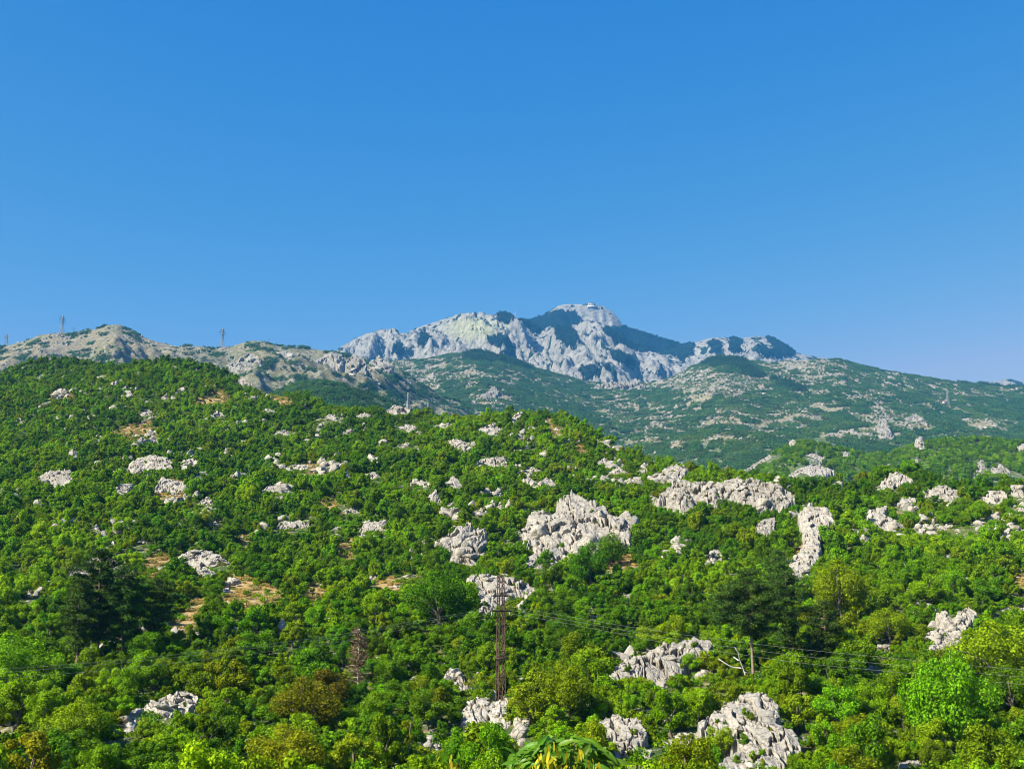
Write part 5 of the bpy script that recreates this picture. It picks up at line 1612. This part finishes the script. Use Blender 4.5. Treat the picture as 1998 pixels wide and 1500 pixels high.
o = empty('house', (x, y - 2, z + 4), (0, 0, 0.3), 0.6); tag(o, 'tiny white house on the far wooded slope beside a pale pylon', 'house')
T = Tubes(); T.box((0, 0, 1.5), (13, 8, 7)); T.build('wall', M_WHITEWALL, o)
me = mesh_np('roof', [(-7, -4.6, 5), (7, -4.6, 5), (7, 4.6, 5), (-7, 4.6, 5), (-7, 0, 8), (7, 0, 8)], [(0, 1, 5, 4), (2, 3, 4, 5), (0, 4, 3, 3), (1, 2, 5, 5)], plain('tile', (0.35, 0.16, 0.09)))
link('roof', me, o)
for k in (-3.5, 0, 3.5):
    T = Tubes(); T.box((k, -4.05, 2), (1.4, 0.3, 1.8)); T.build('window', plain('window_glass', (0.05, 0.06, 0.08), 0.2), o)

# ------------------------------------------------------------------ big near leaves at the bottom edge
def lance(seed, yellow=False):
    r = np.random.default_rng(seed); n = 10
    v = []; f = []
    droop = r.uniform(0.25, 0.75); curl = r.uniform(-0.25, 0.25)
    for i in range(n + 1):
        u = i / n
        w = 0.125 * math.sin(math.pi * u ** 0.8) ** 0.8 * (1 + 0.06 * math.sin(9 * u + seed)) if 0 < u < 1 else 0.004
        c = np.array([u * (1 - 0.2 * droop * u), curl * u * u, -droop * u * u * 0.75])
        for s in (-1, -0.5, 0, 0.5, 1):
            v.append(c + np.array([0, s * w, 0.30 * w * abs(s) + 0.012 * math.sin(22 * u + 2 * s)]))
    for i in range(n):
        for j in range(4):
            a = i * 5 + j; f.append((a, a + 1, a + 6, a + 5))
    return np.array(v), np.array(f)
M_NEARLEAF = leaf_material('near_leaf', (0.075, 0.20, 0.008), 0.03, 0.25, 0.42, 0.45, 0.3)
M_POD = leaf_material('seed_pods', (0.36, 0.33, 0.015), 0.02, 0.35, 0.35, 0.5)
LEAFM = [mesh_np('leaf', *lance(k), M_NEARLEAF, True) for k in range(6)]
def pod(seed):
    v = []; f = []; n = 6
    for i in range(n + 1):
        u = i / n; w = 0.13 * math.sin(math.pi * (0.08 + 0.9 * u)) ** 0.7
        for s in (-1, 0, 1): v.append((s * w, 0.08 * math.sin(3 * u + seed), -u + 0.02 * abs(s)))
    for i in range(n):
        for j in range(2): a = i * 3 + j; f.append((a, a + 1, a + 4, a + 3))
    return mesh_np('seed_pod', v, f, M_POD, True)
PODM = [pod(k) for k in range(3)]
YN = 5.2
def at(px, py, d): 
    t, e = ray(px, py); return Vector((float(t) * d, d, float(e) * d))
def near_tree(cx, top, half, n_leaf, pods, label, seed, name='leafy_tree'):
    r = np.random.default_rng(seed)
    g = at(cx, 1500, YN); gz = float(LAY1.z(np.array([g.x / g.y]), np.array([g.y]))[0])
    root = empty(name, (g.x, g.y, gz)); tag(root, label, 'tree')
    T = Tubes(); topp = at(cx, top + 45, YN) - root.location
    T.tube([(0, 0, -0.3), (0.05, 0.03, topp.z * 0.5), tuple(topp)], [0.06, 0.045, 0.012], 7); T.build('trunk', M_BARK, root)
    px2m = YN / F
    for k in range(n_leaf):
        a = r.uniform(-1.35, 1.35); q = r.uniform(0.25, 0.95) ** 0.6
        px = cx + half * math.sin(a) * q; py = 1512 - (1512 - top - 14) * math.cos(a * 0.92) * q
        d = YN + r.uniform(-0.22, 0.22) * (1.2 - q)
        p = at(px, py, d) - root.location
        L = r.uniform(30, 52) * px2m * (half / 110.0) ** 0.4
        o = link('leaf', LEAFM[int(r.integers(6))], root)
        # outward azimuth in the picture plane, tipped toward or away from the viewer
        side = math.sin(a) + r.normal(0, 0.6)
        dirv = Vector((side, r.uniform(-0.9, 0.55), 0.25 * math.cos(a) - 0.35 + r.normal(0, 0.35))).normalized()
        zax = Vector((0, -0.55, 0.85)) + Vector(r.normal(size=3)) * 0.28
        yax = zax.cross(dirv).normalized(); zax = dirv.cross(yax)
        M = Matrix((dirv, yax, zax)).transposed().to_4x4()
        o.matrix_local = Matrix.Translation(p - dirv * L * 0.35) @ M @ Matrix.Scale(L, 4)
    for k in range(9):
        a = -1.2 + 2.4 * k / 8
        T = Tubes(); e1 = at(cx + half * math.sin(a) * 0.75, 1512 - (1512 - top) * math.cos(a * 0.92) * 0.72, YN) - root.location
        b0 = topp * 0.93
        T.tube([tuple(b0), tuple((b0 + e1) / 2 + Vector((0, 0, 0.02))), tuple(e1)], [0.008, 0.005, 0.003], 5); T.build('twig', M_BARK, root)
    for (ux, uy, n) in pods:
        for k in range(n):
            px, py = ux + r.normal(0, 9), uy + r.normal(0, 7)
            p = at(px, py, YN - 0.26 + r.normal(0, 0.03)) - root.location
            o = link('seed_pod', PODM[int(r.integers(3))], root)
            L = r.uniform(15, 23) * px2m
            o.matrix_local = Matrix.Translation(p) @ Euler((r.normal(0, 0.25), r.normal(0, 0.4) + (ux - px) * 0.02, r.uniform(0, 6.28))).to_matrix().to_4x4() @ Matrix.Scale(L, 4)
near_tree(1096, 1420, 118, 210, [(1058, 1470, 9), (1072, 1482, 9), (1040, 1494, 6), (1080, 1455, 4), (1132, 1470, 6), (1138, 1488, 7), (1090, 1498, 6), (1165, 1496, 5)], 'near tree top with big drooping leaves and yellow seed pods at bottom edge', 3)
near_tree(1240, 1484, 34, 14, [], 'small dark leaf spray at bottom edge right of the large near leaves', 8, 'leafy_shoot')
near_tree(885, 1490, 30, 8, [(868, 1488, 6), (895, 1496, 5), (880, 1494, 5)], 'yellow leaf tip at the bottom edge left of the large near leaves', 9, 'leafy_shoot')

# ------------------------------------------------------------------ rock domes of the far ridges
ROCKS4 = [
 (LAY4, B, 16, [(604,712),(621,700),(646,686),(667,693),(669,712),(640,716)], 'pale rounded rock dome on the ridge left of the mountain foot'),
 (LAY4, B, 15, [(677,706),(690,690),(712,698),(714,725),(690,736),(677,725)], 'pale cracked rock face right of the rounded dome on ridge'),
 (LAY4, B, 15, [(723,702),(740,693),(765,711),(756,728),(726,726)], 'tan rock dome at the right end of the pale ridge'),
 (LAY4, B, 15, [(446,712),(470,698),(490,688),(509,698),(506,722),(470,722)], 'pale rock hump on the ridge below the smallest pylon'),
 (LAY4, B, 15, [(511,698),(540,686),(562,684),(576,690),(572,714),(526,732)], 'broad pale rock hump on the ridge right of the smallest pylon'),
 (LAY4, SLB, 8, [(98,656),(108,651),(125,655),(141,657),(130,662),(110,662)], 'pale levelled stone platform under the tallest skyline pylon'),
 (LAY3, B, 10, [(919,783),(945,768),(964,753),(973,763),(952,785),(935,784)], 'pale rock streak on the far slope below the mountain'),
 (LAY3, B, 10, [(826,748),(845,727),(854,740),(840,750)], 'small pale rock on the far slope below the mountain dome'),
 (LAY3, B, 11, [(1712,826),(1728,815),(1742,850),(1732,880),(1720,868)], 'tall pale rock streak on the far right slope'),
 (LAY3, B, 11, [(1755,819),(1788,807),(1806,822),(1785,834),(1765,830)], 'pale rock patch right of the tall streak on far slope'),
 (LAY3, B, 10, [(1648,840),(1665,838),(1696,858),(1690,866),(1662,850)], 'slanting pale rocks left of the tall streak on far slope'),
 (LAY3, B, 12, [(1160,752),(1190,745),(1240,746),(1270,756),(1230,762),(1180,762)], 'tan rocky shoulder below the mountain summit'),
]
for k, (lay, kd, bk, pl, lb) in enumerate(ROCKS4):
    build_outcrop((kd, bk, pl, lb, None), lay, 300 + k, M_ROCKRIDGE)

# ------------------------------------------------------------------ the hazy summer air
T = Tubes(); T.box((0, 2560, 640), (10600, 5700, 1380))
m, nt, outn = new_mat('summer_haze')
pv = N(nt, 'ShaderNodeVolumePrincipled')
pv.inputs['Color'].default_value = (0.09, 0.44, 1.0, 1); pv.inputs['Density'].default_value = 0.66e-4; pv.inputs['Anisotropy'].default_value = 0.0
nt.links.new(pv.outputs[0], outn.inputs['Volume'])
hz = T.build('haze', m); tag(hz, 'thin blue summer haze filling the valley air', 'haze', None, 'stuff')
